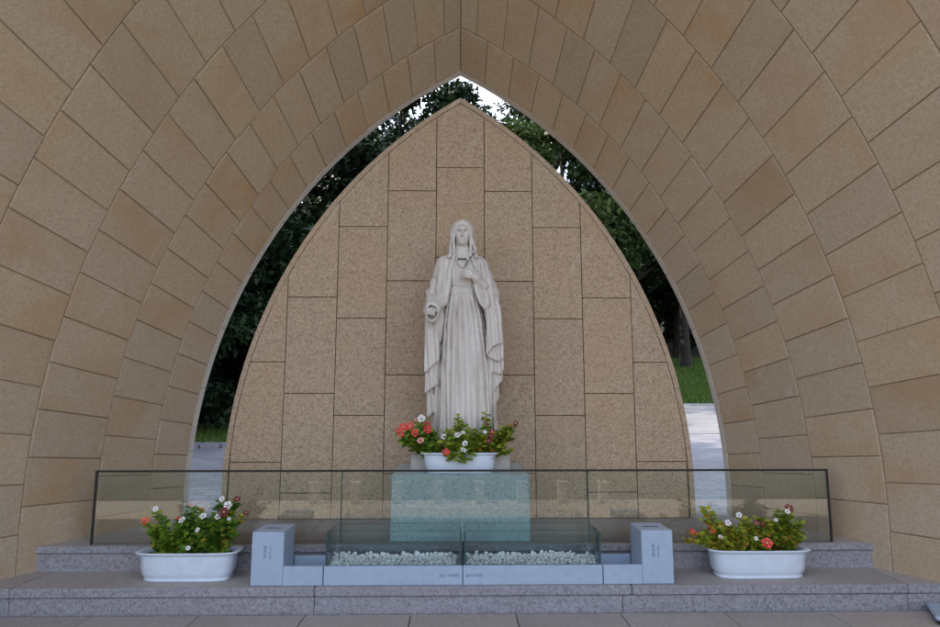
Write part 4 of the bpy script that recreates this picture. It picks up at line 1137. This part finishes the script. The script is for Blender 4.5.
gl_, gr_ = 'trees seen through the left gap', 'trees seen through the right gap'
LL = 'dark leafy tree of the wood seen through the left gap beside the backdrop wall'
LR = 'dark leafy tree of the wood seen through the right gap beside the backdrop wall'
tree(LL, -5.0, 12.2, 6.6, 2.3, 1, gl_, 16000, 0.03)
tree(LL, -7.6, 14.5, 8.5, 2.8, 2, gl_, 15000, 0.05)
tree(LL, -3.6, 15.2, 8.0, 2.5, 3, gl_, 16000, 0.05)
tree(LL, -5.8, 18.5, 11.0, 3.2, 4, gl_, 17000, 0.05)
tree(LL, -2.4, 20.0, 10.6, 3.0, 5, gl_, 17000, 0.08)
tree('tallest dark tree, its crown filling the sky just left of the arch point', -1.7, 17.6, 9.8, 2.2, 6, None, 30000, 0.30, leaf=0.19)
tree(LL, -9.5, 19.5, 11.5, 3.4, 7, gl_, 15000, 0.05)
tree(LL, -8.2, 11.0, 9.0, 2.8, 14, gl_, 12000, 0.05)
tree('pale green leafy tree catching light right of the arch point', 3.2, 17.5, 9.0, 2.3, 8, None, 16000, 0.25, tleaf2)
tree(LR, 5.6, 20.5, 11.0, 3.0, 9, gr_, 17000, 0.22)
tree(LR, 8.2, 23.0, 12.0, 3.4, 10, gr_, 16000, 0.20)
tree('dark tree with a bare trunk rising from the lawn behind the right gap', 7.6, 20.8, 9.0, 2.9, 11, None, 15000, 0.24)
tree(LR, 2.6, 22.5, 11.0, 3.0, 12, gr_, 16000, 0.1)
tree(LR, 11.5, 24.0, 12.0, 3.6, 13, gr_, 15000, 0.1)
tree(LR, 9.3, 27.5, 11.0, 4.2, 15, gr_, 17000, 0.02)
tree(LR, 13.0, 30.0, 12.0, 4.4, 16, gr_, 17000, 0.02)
LO = 'tall leafy tree added left of the vault to shade the pavement behind it'  # added beside the view to filter the sun and darken the left gap
tree(LO, -6.0, 6.9, 11.0, 2.9, 21, 'added shade trees left of the vault', 24000, 0.2, leaf=0.24)
tree(LO, -4.9, 8.4, 9.5, 3.1, 23, 'added shade trees left of the vault', 24000, 0.42, leaf=0.24)
tree(LO, -7.4, 9.0, 12.0, 3.1, 22, 'added shade trees left of the vault', 16000, 0.15, leaf=0.2)
for i, (x, y, h, cr) in enumerate(((5.5, 24.0, 2.6, 1.6), (7.5, 24.6, 3.0, 1.7), (9.5, 24.0, 2.8, 1.7), (11.6, 25.0, 3.2, 1.8), (8.5, 26.5, 4.2, 2.2), (6.2, 26.5, 4.2, 2.2))):
    tree('dark dense shrub at the far edge of the lawn behind the right gap', x, y, h, cr, 60 + i, 'shrubs at the far edge of the lawn', 7000, 0.02, None, 0.17, 'shrub')
# low shrubs under the left trees
for i, (x, y, h, cr) in enumerate(((-3.4, 10.2, 1.5, 1.0), (-4.4, 10.0, 1.8, 1.1), (-5.5, 10.3, 1.7, 1.1), (-2.5, 10.8, 1.6, 1.0), (-3.7, 11.6, 2.4, 1.3), (-5.2, 11.9, 2.6, 1.4), (-6.6, 12.2, 2.4, 1.3))):
    tree('dark low shrub at the edge of the wood behind the left gap', x, y, h, cr, 40 + i, 'shrubs behind the left gap', 9000, 0.0, None, 0.13, 'shrub')

# ------------------------------------------------------------------ grass
gm = leaf_mat('grass_blade', [(0, (0.05, 0.10, 0.015)), (0.6, (0.10, 0.19, 0.028)), (1, (0.19, 0.24, 0.05))], 0.2, 0.6)
def grass(name, label, regions, seed):
    rg = np.random.default_rng(seed); Ps = []
    for x0, x1, y0, y1, n in regions:
        Ps.append(np.stack([rg.uniform(x0, x1, n), rg.uniform(y0, y1, n)], 1))
    P2 = np.concatenate(Ps); n = len(P2); z = gz(P2[:, 0], P2[:, 1]) - 0.03
    b = np.column_stack([P2, z]); a = rg.uniform(0, 6.28, n); w = np.column_stack([np.cos(a), np.sin(a), 0 * a]) * rg.uniform(.010, .022, (n, 1))
    tip = b + np.column_stack([rg.normal(0, .03, n), rg.normal(0, .03, n), rg.uniform(.05, .13, n)])
    V = np.stack([b - w, b + w, tip], 1).reshape(-1, 3)
    o = fast_mesh(name, V, np.arange(3 * n).reshape(n, 3), gm, var=rg.random(n)); tag(o, label, 'grass', kind='stuff')
grass('lawn_grass', 'short green lawn beyond the path behind the right gap', [(3.5, 11, 14.65, 23, 60000)], 1)
grass('verge_grass', 'narrow strip of grass under the shrubs behind the left gap', [(-6.5, -1.5, 8.85, 10.6, 14000)], 2)
# edging stones of the planting strip
bed = empty('bed_edging', (-4.0, 8.75, float(gz(-4.0, 8.75)))); tag(bed, 'row of rough grey edging stones along the grass strip behind the left gap', 'edging')
rg = random.Random(8)
xx = -6.6
while xx < -1.6:
    w = rg.uniform(0.16, 0.3); zc = float(gz(xx, 8.72))
    V, F = box_data(xx, xx + w - 0.012, 8.65 + rg.uniform(-.02, .02), 8.82, zc - 0.05, zc + rg.uniform(0.05, 0.10), 0.02)
    V = [(a + rg.uniform(-.012, .012), b + rg.uniform(-.012, .012), c_ + rg.uniform(-.012, .012)) for a, b, c_ in V]
    o = mesh_obj('edging_stone', V, F, M['step']); fix_normals(o); local(o, bed); xx += w

# ------------------------------------------------------------------ low pale posts along the far side of the front plaza, seen only mirrored in the railing
for i in range(8):
    xx = -2.3 + 0.66 * i; zb = float(gz(xx, -2.3)) + 0.006
    root = empty('stone_post', (xx, -2.3, zb)); tag(root, 'low pale stone post on the plaza, seen mirrored in the glass railing', 'post', 'posts on the plaza')
    V, F = box_data(-0.07, 0.07, -0.07, 0.07, 0.0, 0.30, 0.006); o = mesh_obj('shaft', V, F, M['plinth'], root); fix_normals(o)
    V, F = box_data(-0.085, 0.085, -0.085, 0.085, 0.301, 0.34, 0.010); o = mesh_obj('cap', V, F, M['plinth'], root); fix_normals(o)
